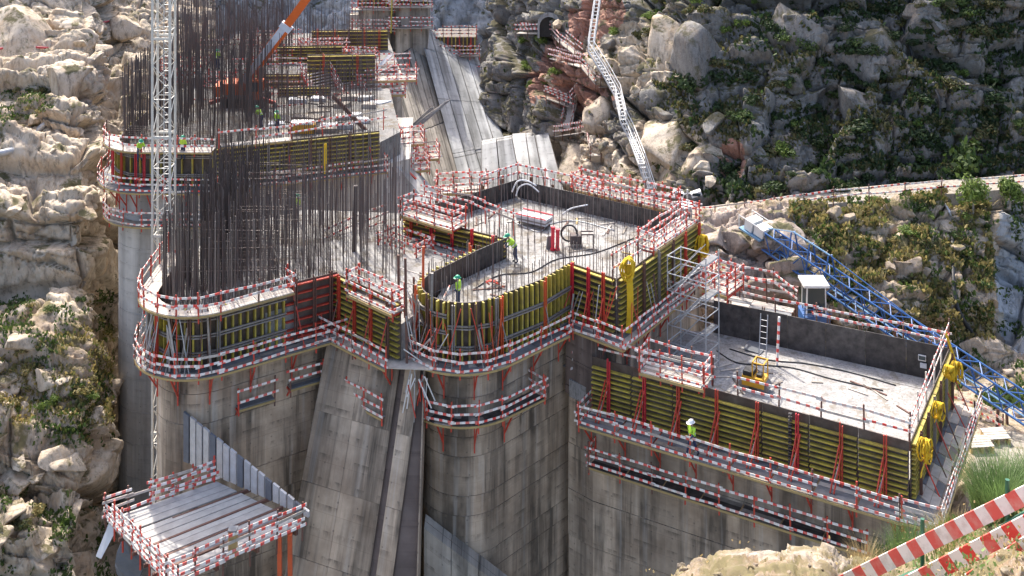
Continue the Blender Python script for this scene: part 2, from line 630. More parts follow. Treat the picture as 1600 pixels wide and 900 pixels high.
def sheet(name, cols, rows, res, disp, mat, zones=(), kind='structure', smooth=True):
    """terrain from a table rows[r] = list of (px, py, Y) read along cols; res = (na, nb)"""
    R = np.array([[tuple(PD(*c)) for c in r] for r in rows])
    nr, nc = R.shape[:2]
    na, nb = res
    # parameters by length so that the quads keep an even size
    lc = np.concatenate([[0], np.cumsum(np.linalg.norm(np.diff(R, axis=1), axis=2).mean(axis=0))])
    lr = np.concatenate([[0], np.cumsum(np.linalg.norm(np.diff(R, axis=0), axis=2).mean(axis=1))])
    S, T = np.linspace(0, lc[-1], na), np.linspace(0, lr[-1], nb)
    ci = np.clip(np.searchsorted(lc, S, 'right') - 1, 0, nc - 2); cf = (S - lc[ci]) / (lc[ci + 1] - lc[ci])
    ri = np.clip(np.searchsorted(lr, T, 'right') - 1, 0, nr - 2); rf = (T - lr[ri]) / (lr[ri + 1] - lr[ri])
    cf, rf = cf[None, :, None], rf[:, None, None]
    A = R[ri][:, ci]; B = R[ri][:, ci + 1]; C = R[ri + 1][:, ci]; D = R[ri + 1][:, ci + 1]
    G = (A * (1 - cf) + B * cf) * (1 - rf) + (C * (1 - cf) + D * cf) * rf
    k = 5                                             # round the table's creases off a little
    for ax in (0, 1):
        pad = [(k, k) if a == ax else (0, 0) for a in range(3)]
        g = np.pad(G, pad, mode='edge')
        acc = 0
        for q in range(2 * k + 1):
            sl = [slice(None)] * 3
            sl[ax] = slice(q, q + G.shape[ax])
            acc = acc + g[tuple(sl)]
        G = acc / (2 * k + 1)
    gs, gt = np.gradient(G, axis=1), np.gradient(G, axis=0)
    N = np.cross(gs, gt)
    N /= np.linalg.norm(N, axis=2, keepdims=True) + 1e-9
    flip = np.sign((N * -G).sum(axis=2, keepdims=True))
    flip[flip == 0] = 1
    N = N * flip
    SS, TT = np.meshgrid(S, T)
    d = disp(SS, TT)
    G = G + N * d[..., None]
    V = G.reshape(-1, 3)
    idx = np.arange(na * nb).reshape(nb, na)
    Fq = np.stack([idx[:-1, :-1], idx[1:, :-1], idx[1:, 1:], idx[:-1, 1:]], axis=-1).reshape(-1, 4)
    me = bpy.data.meshes.new(name)
    me.vertices.add(len(V)); me.vertices.foreach_set('co', V.astype(np.float32).ravel())
    me.loops.add(len(Fq) * 4); me.loops.foreach_set('vertex_index', Fq.astype(np.int32).ravel())
    me.polygons.add(len(Fq)); me.polygons.foreach_set('loop_start', np.arange(0, len(Fq) * 4, 4, dtype=np.int32))
    me.update(calc_edges=True)
    mats = [mat] + [z[0] for z in zones]
    for m_ in mats:
        me.materials.append(M[m_])
    if zones:
        Cn = V[Fq].mean(axis=1)
        cpx = 800 + FPX * Cn[:, 0] / Cn[:, 1]; cpy = HOR - FPX * Cn[:, 2] / Cn[:, 1]
        wob = fbm(Cn[:, 0] * .5, Cn[:, 2] * .5, 77, 4)
        mi = np.zeros(len(Fq), dtype=np.int32)
        for zi, (zm, cx, cy, rx, ry) in enumerate(zones):
            inside = ((cpx - cx) / rx) ** 2 + ((cpy - cy) / ry) ** 2 + wob * .9 < 1
            mi[inside] = zi + 1
        me.polygons.foreach_set('material_index', mi)
    me.polygons.foreach_set('use_smooth', np.full(len(Fq), smooth))
    me.update()
    o = meshobj(name, me)
    tag(o, kind=kind)
    gs, gt = np.gradient(G, axis=1), np.gradient(G, axis=0)
    N = np.cross(gs, gt); N /= np.linalg.norm(N, axis=2, keepdims=True) + 1e-9
    N = N * np.sign((N * -G).sum(axis=2, keepdims=True) + 1e-9)
    px = 800 + FPX * G[..., 0] / G[..., 1]; py = HOR - FPX * G[..., 2] / G[..., 1]
    SHEETS[name] = (G, N, px, py)
    return o


def ground_at(name, px, py):
    """the nearest point of a terrain sheet to the given spot, and its normal"""
    G, N, X, Y = SHEETS[name]
    k = np.argmin((X - px) ** 2 + (Y - py) ** 2)
    return Vector(G.reshape(-1, 3)[k]), Vector(N.reshape(-1, 3)[k])


def joints(s, t, w, h, ang, seed, warp=.7):
    """rock split by two sets of joints into uneven blocks: offset with tilt per block, nearness of its edge, its own number"""
    c, n_ = math.cos(ang), math.sin(ang)
    a, b = s * c + t * n_, -s * n_ + t * c
    a = a + warp * w * fbm(s / w * .55, t / w * .55, seed + 3, 4)
    b = b + warp * h * 1.3 * fbm(s / w * .5 + 19, t / w * .5, seed + 7, 4)
    q = b / h
    q = q + .45 * np.sin(q * 2.1 + seed)
    j = np.floor(q); fj = q - j
    p = a / (w * (.6 + .9 * hsh(j, j * .37, seed + 11))) + hsh(j, 3.0, seed) * 9
    p = p + .25 * np.sin(p * 1.7 + j)
    i = np.floor(p); fi = p - i
    r = lambda k: hsh(i, j, seed + k)
    off = (r(1) - .5) * 2 + (r(2) - .5) * 1.5 * (fi - .5) + (r(3) - .62) * 1.7 * (fj - .5)
    e = np.minimum(np.minimum(fi, 1 - fi) * w / h, np.minimum(fj, 1 - fj))
    return off, e, r(5)


def rocky(seed, big, mid, small, rough=.12, ang=.2, asp=.55, smooth_bits=.5):
    """big / mid / small = (amplitude, block length) of three generations of jointing"""
    def f(s, t):
        d = 0
        zone = np.clip(.5 + 1.4 * fbm(s * .09, t * .12, seed + 70, 3), 0, 1)     # where the rock is broken up, where it stays whole
        for k, (amp, w) in enumerate((big, mid, small)):
            o, e, r = joints(s + 13 * k, t, w, w * asp, ang * (1 if k != 1 else -1.3) + .5 * k, seed + 20 * k)
            gain = 1 if k == 0 else (1 - smooth_bits) + smooth_bits * 1.6 * zone
            crack = np.clip(1 - e / (.10 + .05 * r), 0, 1) ** 1.3 * (r > .35)
            rounding = np.clip(1 - e / .3, 0, 1) ** 2
            d = d + amp * gain * (o - .9 * crack - .35 * rounding)
        ridg = 1 - 2 * np.abs(fbm(s * .35, t * .5, seed + 80, 5, .55))
        return d + rough * 2.2 * (ridg - .5) + rough * fbm(s * 1.3, t * 1.3, seed + 60, 5, .6)
    return f


# left bank: stepped granite ledges
lrows = [(-150, 142), (0, 131), (50, 125), (88, 121), (108, 112.5), (150, 110.5), (172, 106), (215, 104), (240, 100.5), (292, 98.6), (324, 95.2),
         (352, 94.6), (458, 93.5), (484, 90), (505, 89), (590, 84.5), (635, 83.5), (660, 81), (700, 81), (775, 79.5), (792, 77), (900, 74.5), (1010, 72)]
lcols = [(-150, -2), (-60, -1), (0, 0), (60, .4), (105, 0), (136, .8), (154, 6), (170, 16), (260, 20), (340, 22)]
sheet('rock_bank_left', lcols, [[(cx, py + (8 * math.sin(cx * .031 + py * .017) if 0 < py < 900 else 0), Y + dy) for cx, dy in lcols] for py, Y in lrows], (420, 620),
      rocky(3, (1.15, 10.0), (.5, 4.2), (.13, 1.5), .14, .12, .42), 'rock_left',
      [('rock_low', 70, 560, 130, 75), ('rock_low', 60, 690, 110, 45), ('rock_low', 20, 170, 60, 40)])

# far end of the gorge: tall pale blasted cliff
fcols = [100, 230, 330, 450, 560, 650, 740, 800, 860, 930]
frows = [(-220, 172), (-60, 166), (20, 162), (80, 158), (150, 154), (260, 150), (400, 146)]
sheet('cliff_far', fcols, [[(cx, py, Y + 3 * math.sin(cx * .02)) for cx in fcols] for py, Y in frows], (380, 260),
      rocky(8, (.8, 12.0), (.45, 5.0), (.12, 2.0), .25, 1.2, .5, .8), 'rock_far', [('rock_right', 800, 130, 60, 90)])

# right hillside above the track
rcols = [770, 830, 900, 1000, 1100, 1250, 1400, 1550, 1740]
rtop = [150, 141, 133, 125, 119, 115, 113, 112, 112]
rbot = [128, 117, 109, 101, 96, 94.5, 94.5, 94.5, 94]
rb_py = [360, 360, 360, 360, 350, 336, 322, 310, 296]
fr = [(-170, 1.0), (-20, .72), (60, .58), (110, .46), (150, .40), (210, .25), (250, .18), (1000, 0.0)]
rows = []
for py, f in fr:
    rows.append([(cx, (py if py < 900 else rb_py[i]) - 0 * i, rbot[i] + (rtop[i] - rbot[i]) * f) for i, cx in enumerate(rcols)])
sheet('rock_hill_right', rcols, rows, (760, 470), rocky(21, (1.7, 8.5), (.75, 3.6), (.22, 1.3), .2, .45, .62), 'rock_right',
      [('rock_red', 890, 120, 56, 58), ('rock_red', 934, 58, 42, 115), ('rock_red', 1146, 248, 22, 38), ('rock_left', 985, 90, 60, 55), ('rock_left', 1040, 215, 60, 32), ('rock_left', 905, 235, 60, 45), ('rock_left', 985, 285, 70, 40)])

# slope below the track and the site ground behind the right block
wcols = [1010, 1080, 1140, 1200, 1260, 1340, 1430, 1510, 1552, 1578, 1625, 1740]
wtop = [350, 344, 338, 328, 320, 312, 304, 298, 294, 292, 288, 280]
wrows = [[(c, wtop[i], 92.6) for i, c in enumerate(wcols)],
         [(c, wtop[i] + 9, 90.8 - (.6 if c < 1500 else 0)) for i, c in enumerate(wcols)],
         [(c, 385, 86.5 + (0 if c < 1500 else 3.5 if c > 1560 else 1)) for c in wcols],
         [(c, 430, 84.5 + (0 if c < 1500 else 4.5 if c > 1560 else 1)) for c in wcols],
         [(c, 480, 82.5 + (0 if c < 1500 else 4.5 if c > 1560 else 1.3)) for c in wcols],
         [(c, 520, 82.0 + (0 if c < 1500 else 3.5 if c > 1560 else 1)) for c in wcols],
         [(c, 560, 81.3 + (0 if c < 1500 else 2 if c > 1560 else .4)) for c in wcols],
         [(c, 600, 78.5) for c in wcols], [(c, 650, 73.5) for c in wcols], [(c, 700, 69 if c > 1440 else 72.5) for c in wcols],
         [(c, 765, 64.8 if c > 1440 else 71.5) for c in wcols], [(c, 860, 59.5 if c > 1440 else 70.5) for c in wcols]]


def low_disp(s, t):
    d = rocky(33, (.8, 6.0), (.42, 2.6), (.13, 1.0), .14, .35, .5)(s, t)
    fade = np.clip((21.5 - t) / 5.0, .06, 1)             # the site ground is levelled
    return d * fade


sheet('slope_below_track', wcols, wrows, (520, 420), low_disp, 'rock_low',
      [('dirt_road', 1585, 715, 60, 45), ('rock_pink', 1150, 400, 95, 75), ('rock_pink', 1190, 470, 110, 60), ('rock_pink', 1225, 350, 45, 38), ('rock_far', 1592, 430, 42, 120), ('rock_left', 1440, 500, 130, 32)])

# track cut into the hillside
tp = [(1030, 342, 93.2), (1110, 336, 93.2), (1200, 324, 93), (1290, 311, 93), (1400, 301, 93), (1510, 293, 93), (1620, 284, 93), (1740, 276, 93)]
V, Fc = [], []
for a in tp:
    c = PD(*a)
    V += [(c.x, c.y - 1.3, c.z + .1), (c.x, c.y + 1.6, c.z + .1), (c.x, c.y - 1.6, c.z - 1.0)]
for i in range(len(tp) - 1):
    q = 3 * i
    Fc += [(q, q + 3, q + 4, q + 1), (q + 2, q + 5, q + 3, q)]
tag(meshobj('site_track', mesh_from('site_track', V, Fc, 'dirt_road')), kind='structure')

# rock shelf the photographer stands on
gc = [(985, 960), (1040, 903), (1105, 876), (1190, 862), (1285, 857), (1335, 884), (1400, 878), (1480, 850), (1550, 806), (1625, 770), (1760, 728)]
gcols = [c for c, _ in gc]
grows = [[(c, y + 300, 22) for c, y in gc], [(c, y + 40, 16.2) for c, y in gc], [(c, y, 15) for c, y in gc], [(c, y + 22, 13.4) for c, y in gc],
         [(c, y + 80, 11) for c, y in gc], [(c, y + 260, 8) for c, y in gc], [(c, y + 600, 5.5) for c, y in gc]]
sheet('ground_near', gcols, grows, (380, 260), rocky(51, (.05, 1.3), (.04, .5), (.02, .2), .05, .3, .6), 'soil_near', [('rock_near', 1235, 860, 115, 13), ('rock_near', 1300, 872, 40, 22)])

# floor of the gorge, out to the horizon
V = [(-900, -300, -64), (900, -300, -64), (900, 1500, -64), (-900, 1500, -64)]
tag(meshobj('ground', mesh_from('ground', V, [(0, 1, 2, 3)], 'rock_right')), kind='structure')

# ------------------------------------------------------------------ builders for site work
def rail_run(par, pts, z, heights=(1.02, .58, .14), mat='stripe', post='red_paint', spacing=1.7, below=.35, board=.12, lean=0.0):
    """posts and striped boards along pts (list of 3-D points or 2-D + z)"""
    q = []
    P3 = [Vector(p) if len(p) == 3 else V3(p, z) for p in pts]
    for a, b in zip(P3, P3[1:]):
        k = max(1, round((b - a).length / spacing))
        for i in range(k):
            q.append(a + (b - a) * i / k)
    q.append(P3[-1])
    # merge points that fall too close together on curves
    pp = [q[0]]
    for v in q[1:-1]:
        if (v - pp[-1]).length > spacing * .55:
            pp.append(v)
    if (q[-1] - pp[-1]).length < .4 and len(pp) > 1:
        pp[-1] = q[-1]
    else:
        pp.append(q[-1])
    for v in pp:
        t = Vector((jit(.05), jit(.05), 0))
        beam('post', v + Vector((0, 0, -below - RND.random() * .15)), v + t + Vector((0, 0, heights[0] + .10 + RND.random() * .22)), .075, .075,
             post if RND.random() < .8 else 'rust_steel', par)
    for a, b in zip(pp, pp[1:]):
        d = (b - a).normalized()
        nrm = Vector((d.y, -d.x, 0)).normalized() * .05
        for h in heights:
            a1 = a - d * (.06 + RND.random() * .22) + Vector((0, 0, h + jit(.065))) + nrm
            b1 = b + d * (.06 + RND.random() * .22) + Vector((0, 0, h + jit(.065))) + nrm
            if RND.random() < .04:
                continue
            mm = mat if RND.random() < .66 else RND.choice(('stripe_faded', 'stripe_faded', 'stripe_new', 'plank_pale', 'stripe'))
            beam('rail_board', a1, b1, .028, board * RND.uniform(.9, 1.1), mm, par)
    return pp


def deck(par, inner, outer, z, n=4, mat='deck_grey', edge='timber_yellow', pale=.0, step=2.2):
    """planks laid along a walkway between its inner and outer edge lines"""
    m = min(len(inner), len(outer))
    for i in range(m - 1):
        a, b, c, d = (Vector((p[0], p[1], 0)) for p in (inner[i], inner[i + 1], outer[i + 1], outer[i]))
        L = max((b - a).length, (c - d).length)
        k = max(1, round(L / step))
        for s in range(k):
            f0, f1 = s / k, (s + 1) / k - .006
            for j in range(n):
                g0, g1 = j / n + .006, (j + 1) / n - .008
                lerp = lambda f, g: (a + (b - a) * f) * (1 - g) + (d + (c - d) * f) * g
                zz = z + jit(.012)
                cs = [lerp(f0, g0), lerp(f1, g0), lerp(f1, g1), lerp(f0, g1)]
                mm = 'plank_pale' if RND.random() < pale else (mat if RND.random() < .75 else 'plank')
                slab('deck_plank', [Vector((p.x, p.y, zz)) for p in cs], .045, mm, par)
        if edge and L > .25:
            beam('edge_joist', Vector((d.x, d.y, z - .10)), Vector((c.x, c.y, z - .10)), .07, .11, edge, par)


def brackets(par, inner, outer, z, every=2.4, drop=1.5, mat='red_paint'):
    acc = every
    for i in range(len(outer) - 1):
        a, b = V3(outer[i], z), V3(outer[i + 1], z)
        ia, ib = V3(inner[i], z), V3(inner[i + 1], z)
        L = (b - a).length
        if L < .05:
            continue
        t = every - acc
        while t < L:
            o = a + (b - a) * (t / L)
            w = ia + (ib - ia) * (t / L)
            dn = Vector((0, 0, -.16))
            beam('bracket', w + dn, o + dn, .07, .10, mat, par)
            beam('bracket', o * .8 + w * .2 + dn, w + Vector((0, 0, -drop)) + (o - w) * .12, .06, .08, mat, par)
            beam('bracket', w + (o - w) * .10 + Vector((0, 0, -.1)), w + (o - w) * .10 + Vector((0, 0, -drop - .5)), .07, .09, mat, par)
            t += every
        acc = L - (t - every)


def walkway(label, path, z, width=1.15, off=.0, rails=(1.02, .58, .14), spacing=1.7, mat='stripe', bracket=True, pale=.0, drop=1.5, deckmat='deck_grey',
            step=2.2, every=2.4, cat='walkway', name='walkway', group=None, ends=(False, False), edge='timber_yellow', post='red_paint', nplank=4):
    """cantilevered working platform along a wall line (outside on the right of the path)"""
    inner = offset(path, off) if off else path
    outer = offset(path, off + width)
    mid = V3(path[len(path) // 2], z)
    t = thing(name, label, cat, mid, group)
    deck(t, inner, outer, z, nplank, deckmat, edge, pale, step)
    rail_run(t, [V3(p, z) for p in offset(path, off + width - .03)], z, rails, mat, post, spacing)
    for k, e in ((0, ends[0]), (-1, ends[1])):
        if e:
            rail_run(t, [V3(inner[k], z), V3(outer[k], z)], z, rails, mat, post, 1.2)
    if bracket:
        brackets(t, inner, outer, z, every, drop)
    return t


def form_h(label, a, b, z0, z1, rows=9, soldier=1.35, smat=('red_paint', 'rust_steel'), ply='plywood', props=1.0, group=None, flip=False, beam_mat='yellow_beam',
           splice=None, gap=.02, top=.15):
    """straight wall shutter: plywood, level yellow beams, upright steel soldiers, raking props (outside on the right of a->b)"""
    a, b = Vector((a[0], a[1], 0)), Vector((b[0], b[1], 0))
    d = (b - a).normalized()
    nr = Vector((d.y, -d.x, 0))
    L = (b - a).length
    t = thing('wall_formwork', label, 'formwork', a + (b - a) * .5 + Vector((0, 0, z0)), group)
    k = max(1, round(L / 2.45))
    for i in range(k):
        p0, p1 = a + d * (L * i / k + .008), a + d * (L * (i + 1) / k - .008)
        m_ = nr * (.035 + gap)
        zc = (z0 + z1) / 2 + jit(.02)
        beam('plywood_panel', p0 + m_ + Vector((0, 0, zc)), p1 + m_ + Vector((0, 0, zc)), .05, z1 - z0, ply, t)
    for r in range(rows):
        z = z0 + .15 + (z1 - z0 - .15 - top) * r / (rows - 1)
        for i in range(k):
            p0, p1 = a + d * (L * i / k + .02 + RND.random() * .05), a + d * (L * (i + 1) / k - .02 - RND.random() * .05)
            m_ = nr * (.17 + gap)
            beam('yellow_beam', p0 + m_ + Vector((0, 0, z)), p1 + m_ + Vector((0, 0, z)), .20, .068, beam_mat, t)
    ns = max(2, round(L / soldier))
    for i in range(ns):
        c = a + d * (L * (i + .5) / ns + jit(.1))
        mm = RND.choice(smat)
        for s in (-.06, .06):
            q = c + d * s + nr * (.36 + gap)
            so_ = beam('soldier', q + Vector((0, 0, z0 - .05)), q + Vector((0, 0, z1 + .15 + jit(.12))), .05, .13, mm, t, up=nr)
        if props and RND.random() < props:
            tube('prop', c + nr * .42 + Vector((0, 0, z0 + (z1 - z0) * .62)), c + nr * (1.25 + jit(.1)) + d * jit(.25) + Vector((0, 0, z0 + .04)), .035, RND.choice(('rust_steel', 'red_paint', 'red_paint')), so_)
    if splice:
        for f in splice:
            c = a + d * L * f + nr * .3
            for r in range(rows * 2):
                z = z0 + .1 + (z1 - z0 - .2) * r / (rows * 2 - 1)
                beam('splice_cleat', c + d * -.09 + Vector((0, 0, z)), c + d * .09 + Vector((0, 0, z + jit(.02))), .16, .07, 'plywood_black', t)
    return t


def form_v(label, path, z0, z1, gap=.34, ply='plywood', walers=(.3, .68), tie=1.6, group=None, tie_mat=('orange_paint', 'rust_steel', 'grey_steel'), tall=.45):
    """curved shutter: upright yellow beams behind bent plywood, held by steel rings (outside on the right of path)"""
    t = thing('curved_formwork', label, 'formwork', V3(path[len(path) // 2], z0), group)
    o1 = offset(path, .05)
    for p, q in zip(o1, o1[1:]):
        beam('plywood_panel', V3(p, (z0 + z1) / 2), V3(q, (z0 + z1) / 2), .05, z1 - z0, ply, t)
    o2 = resample(offset(path, .2), gap * 8)
    cum = 0
    pts = []
    for p, q in zip(o2, o2[1:]):
        L = math.hypot(q[0] - p[0], q[1] - p[1])
        while cum < L:
            f = cum / L
            pts.append((Vector((p[0] + (q[0] - p[0]) * f, p[1] + (q[1] - p[1]) * f, 0)), Vector((q[0] - p[0], q[1] - p[1], 0)).normalized()))
            cum += gap
        cum -= L
    for c, d in pts:
        nr = Vector((d.y, -d.x, 0))
        beam('yellow_beam', c + Vector((0, 0, z0 + jit(.05))), c + Vector((0, 0, z1 + .02 + jit(.06))), .09, .22, 'yellow_beam', t, up=nr)
    for w in walers:
        z = z0 + (z1 - z0) * w
        o3 = simplify(offset(path, .37), .9)
        for p, q in zip(o3, o3[1:]):
            for dz in (-.07, .07):
                beam('waler', V3(p, z + dz), V3(q, z + dz), .10, .07, 'grey_steel', t)
    acc = tie * .5
    o4 = offset(path, .5)
    for p, q in zip(o4, o4[1:]):
        L = math.hypot(q[0] - p[0], q[1] - p[1])
        acc += L
        if acc >= tie:
            acc = 0
            d = Vector((q[0] - p[0], q[1] - p[1], 0)).normalized()
            nr = Vector((d.y, -d.x, 0))
            mm = RND.choice(tie_mat)
            for s in (-.06, .06):
                so_ = beam('soldier', V3(p, z0) + d * s, V3(p, z1 + RND.random() * tall) + d * s, .05, .12, mm, t, up=nr)
            if RND.random() < .7:
                tube('prop', V3(p, z0 + (z1 - z0) * .6), V3(p, z0 + .03) + nr * .7 + d * jit(.3), .03, 'grey_steel', so_)
    return t


def lifts(par, poly, ztop, zbot, h=2.05, mat='concrete', joint=.035, top_mat=None):
    """a concrete body cast lift upon lift, with a sunk joint between lifts"""
    ins = offset(poly, -.05 if area2(poly) > 0 else .05, True)
    prism('core', ins, zbot, ztop - .02, mat, par)
    z = ztop
    k = 0
    while z > zbot:
        z0 = max(z - h, zbot)
        e = offset(poly, (.012 * ((k * 7) % 3 - 1)) * (1 if area2(poly) > 0 else -1), True)
        prism('concrete_lift', e, z0 + joint, z, top_mat if (top_mat and k == 0) else mat, par, uoff=(k % 5) * .04)
        z = z0
        k += 1


def lattice(par, p0, p1, w, h, bay, chord, brace, rc, rb, style='zig', square=True, sides=(0, 1, 2, 3)):
    p0, p1 = Vector(p0), Vector(p1)
    m = frame(p0, p1)
    y, z = m.col[1].to_3d(), m.col[2].to_3d()
    L = (p1 - p0).length
    d = (p1 - p0).normalized()
    n = max(1, round(L / bay))
    cs = [(-1, -1), (1, -1), (1, 1), (-1, 1)]
    pt = lambda c, x: p0 + d * x + y * (c[0] * w / 2) + z * (c[1] * h / 2)
    for c in cs:
        beam('chord', pt(c, 0), pt(c, L), rc * 2, rc * 2, chord, par) if square else tube('chord', pt(c, 0), pt(c, L), rc, chord, par)
    for i in range(n):
        x0, x1 = L * i / n, L * (i + 1) / n
        for s in sides:
            c, e = cs[s], cs[(s + 1) % 4]
            if style == 'warren':
                xm = (x0 + x1) / 2
                tube('brace', pt(c, x0), pt(e, xm), rb, brace, par, 5)
                tube('brace', pt(e, xm), pt(c, x1), rb, brace, par, 5)
            else:
                if (i + s) % 2:
                    c, e = e, c
                tube('brace', pt(c, x0), pt(e, x1), rb, brace, par, 5)
                if style == 'zig_ring' and i % 4 == 0:
                    tube('brace', pt(c, x0), pt(e, x0), rb * 1.3, brace, par, 5)


def bars(par, pts, z0, h, mats=('bar_dark',), r=.017, name='bar', lean=.02, hv=.25):
    for p in pts:
        zz = z0 if not callable(z0) else z0(p)
        hh = round(h * RND.uniform(1 - hv, 1.0) / .4) * .4
        a = Vector((p[0], p[1], zz - .1))
        b = a + Vector((jit(lean) * hh, jit(lean) * hh, hh))
        L = round((b - a).length, 1)
        o = bpy.data.objects.new(name, tube_mesh(name, L, r, RND.choice(mats), 4))
        link(o, frame(a, b), par)


def bar_stuff(name, pts, z0, h, mat, par, r=.017, hv=.25, hoops=(), lean=.012):
    """a thicket of bars too fine to pick apart: one part"""
    V, Fc = [], []

    def stick(a, b, r_):
        d = (b - a).normalized()
        u = d.orthogonal().normalized(); w = d.cross(u)
        q = len(V)
        for c in (a, b):
            for s, t in ((1, 0), (-.5, .87), (-.5, -.87)):
                V.append(c + (u * s + w * t) * r_)
        Fc.extend([(q, q + 1, q + 4, q + 3), (q + 1, q + 2, q + 5, q + 4), (q + 2, q, q + 3, q + 5)])
    for p in pts:
        hh = h * RND.uniform(1 - hv, 1.0)
        a = Vector((p[0], p[1], z0 - .1))
        stick(a, a + Vector((jit(lean) * hh, jit(lean) * hh, hh)), r)
    for pa, pb, z in hoops:
        stick(V3(pa, z), V3(pb, z), r * .9)
    o = meshobj(name, mesh_from(name, V, Fc, mat), par)
    o['kind'] = 'stuff'
    return o


def chain(name, pts, r, mat, par=None, n=6, label=None, cat=None):
    """a bent hose / pipe through pts as one mesh"""
    V, Fc = [], []
    c0 = Vector(pts[0])
    pts = [Vector(p) for p in pts]
    for i, p in enumerate(pts):
        d = (pts[min(i + 1, len(pts) - 1)] - pts[max(i - 1, 0)]).normalized()
        u = d.cross(Vector((.13, .21, .97))).normalized(); w = d.cross(u)
        for k in range(n):
            a = 2 * math.pi * k / n
            V.append(p - c0 + (u * math.cos(a) + w * math.sin(a)) * r)
    for i in range(len(pts) - 1):
        for k in range(n):
            j = (k + 1) % n
            Fc.append((i * n + k, i * n + j, i * n + n + j, i * n + n + k))
    Fc += [tuple(range(n - 1, -1, -1)), tuple(range(len(V) - n, len(V)))]
    o = meshobj(name, mesh_from(name, V, Fc, mat, smooth=True), par, Matrix.Translation(c0))
    if label:
        tag(o, label, cat)
    return o


def smooth_path(pts, k=6):
    """Catmull-Rom through pts"""
    pts = [Vector(p) for p in pts]
    out = []
    for i in range(len(pts) - 1):
        p0, p1, p2, p3 = pts[max(i - 1, 0)], pts[i], pts[i + 1], pts[min(i + 2, len(pts) - 1)]
        for j in range(k):
            t = j / k
            out.append(.5 * ((2 * p1) + (p2 - p0) * t + (2 * p0 - 5 * p1 + 4 * p2 - p3) * t * t + (3 * p1 - p0 - 3 * p2 + p3) * t ** 3))
    out.append(pts[-1])
    return out


def ladder(label, p0, p1, w, side, par=None, rung=.3, mat='galv_steel', name='ladder'):
    p0, p1, side = Vector(p0), Vector(p1), Vector(side).normalized()
    t = par or thing(name, label, 'ladder', p0)
    for s in (-1, 1):
        tube('ladder_rail' if par else 'side_rail', p0 + side * (s * w / 2), p1 + side * (s * w / 2), .03, mat, t)
    n = int((p1 - p0).length / rung)
    for i in range(1, n):
        c = p0 + (p1 - p0) * (i / n)
        tube('rung', c - side * w / 2, c + side * w / 2, .018, mat, t, 5)
    return t


def cage_platform(label, c, ax, L, W, z, rails=(1.02, .58, .14), mat='stripe', drop=0.0, cat='platform', group=None, under=True, slope=0.0, sides='nfse', pale=.7, h=None,
                  spacing=1.4, below=.35, post='red_paint'):
    """free working platform: plank floor on joists with railings round it; ax = plan direction of its length"""
    ax = Vector((ax[0], ax[1], 0)).normalized()
    nr = Vector((ax.y, -ax.x, 0))
    t = thing('working_platform', label, cat, (c[0], c[1], z), group)
    C = Vector((c[0], c[1], z))
    pt = lambda s, g: C + ax * (s * L) + nr * (g * W) + Vector((0, 0, slope * s * L))
    n = max(2, round(W / .26))
    for j in range(n):
        g0, g1 = -.5 + j / n + .01, -.5 + (j + 1) / n - .01
        slab('deck_plank', [pt(-.5, g0), pt(.5, g0), pt(.5, g1), pt(-.5, g1)], .05, 'plank_pale' if RND.random() < pale else 'plank', t)
    for g in (-.5, .5):
        beam('edge_joist', pt(-.5, g) + Vector((0, 0, -.13)), pt(.5, g) + Vector((0, 0, -.13)), .09, .15, 'timber_yellow', t)
    if under:
        for s in (-.42, 0, .42):
            beam('bracket', pt(s, -.5) + Vector((0, 0, -.27)), pt(s, .5) + Vector((0, 0, -.27)), .08, .12, 'red_paint', t)
    E = {'n': (pt(-.5, .48), pt(.5, .48)), 'f': (pt(-.5, -.48), pt(.5, -.48)), 's': (pt(-.49, -.48), pt(-.49, .48)), 'e': (pt(.49, -.48), pt(.49, .48))}
    for s in sides:
        rail_run(t, E[s], z, rails, mat, post, spacing, below)
    return t

# ------------------------------------------------------------------ levels
ZT, ZF, ZW, ZL = -28.1, -29.3, -31.3, -34.15      # shutter top, fresh floor, walkway, lower walkway

# ------------------------------------------------------------------ centre pier with its cross block
NC, NR = (-2.6, 65.6), 2.35
aL, aR = math.atan2(.68, -.73), math.atan2(-.68, .73)     # nose tangent directions
nose = arc(NC, NR, aL, aL + math.pi, 22)                  # from left flank round the tip to the right flank (counter-clockwise)
JL, JR = (-.3, 72.0), (3.35, 68.5)
R_, RB, LB, LF = (5.85, 66.3), (11.85, 74.8), (.35, 82.4), (-6.9, 76.0)
pier_poly = [JL] + nose + [JR, R_, RB, LB, LF]
cp = thing('centre_pier', 'round nosed concrete pier cast in lifts below the shutter with two men', 'pier', (NC[0], NC[1], -62))
lifts(cp, pier_poly, ZW + .15, -62, 1.05, 'concrete', .02)
prism('fresh_floor', offset(pier_poly, -.02, True), ZW + .1, ZF, 'slab_top', cp)

# shutters (outside lies to the right of each line)
flankL = [JL, nose[0]]
form_v('curved yellow beam formwork round the nose of the centre pier', [(-2.1, 70.0), nose[0]] + nose[1:15], ZW + .1, ZT, .40, tie=.95, walers=(.22, .5, .78))
form_v('curved formwork of upright yellow beams along the pier flank beside the yellow strap', nose[14:] + [((nose[-1][0] + JR[0]) / 2 + .25, (nose[-1][1] + JR[1]) / 2 - .2), JR], ZW + .1, ZT, .38, tall=.3, tie=1.0, walers=(.25, .6))
form_h('short formwork panel with red soldiers at the inner corner by the yellow hose', JR, R_, ZW + .1, ZT, 9, 1.0, ('post_red', 'red_paint'))
form_h('long formwork wall of level yellow beams facing the scaffold stair', R_, RB, ZW + .1, ZT, 10, 1.7, ('rust_steel', 'red_paint', 'grey_steel'), props=.6)
form_h('back formwork wall of the centre pier floor', RB, LB, ZW + .1, ZT, 9, 1.8, ('rust_steel',), 'plywood_black', 0)
form_h('left end formwork wall behind the round dark column', LB, LF, ZW + .1, ZT, 9, 1.8, ('rust_steel',), 'plywood_black', 0)
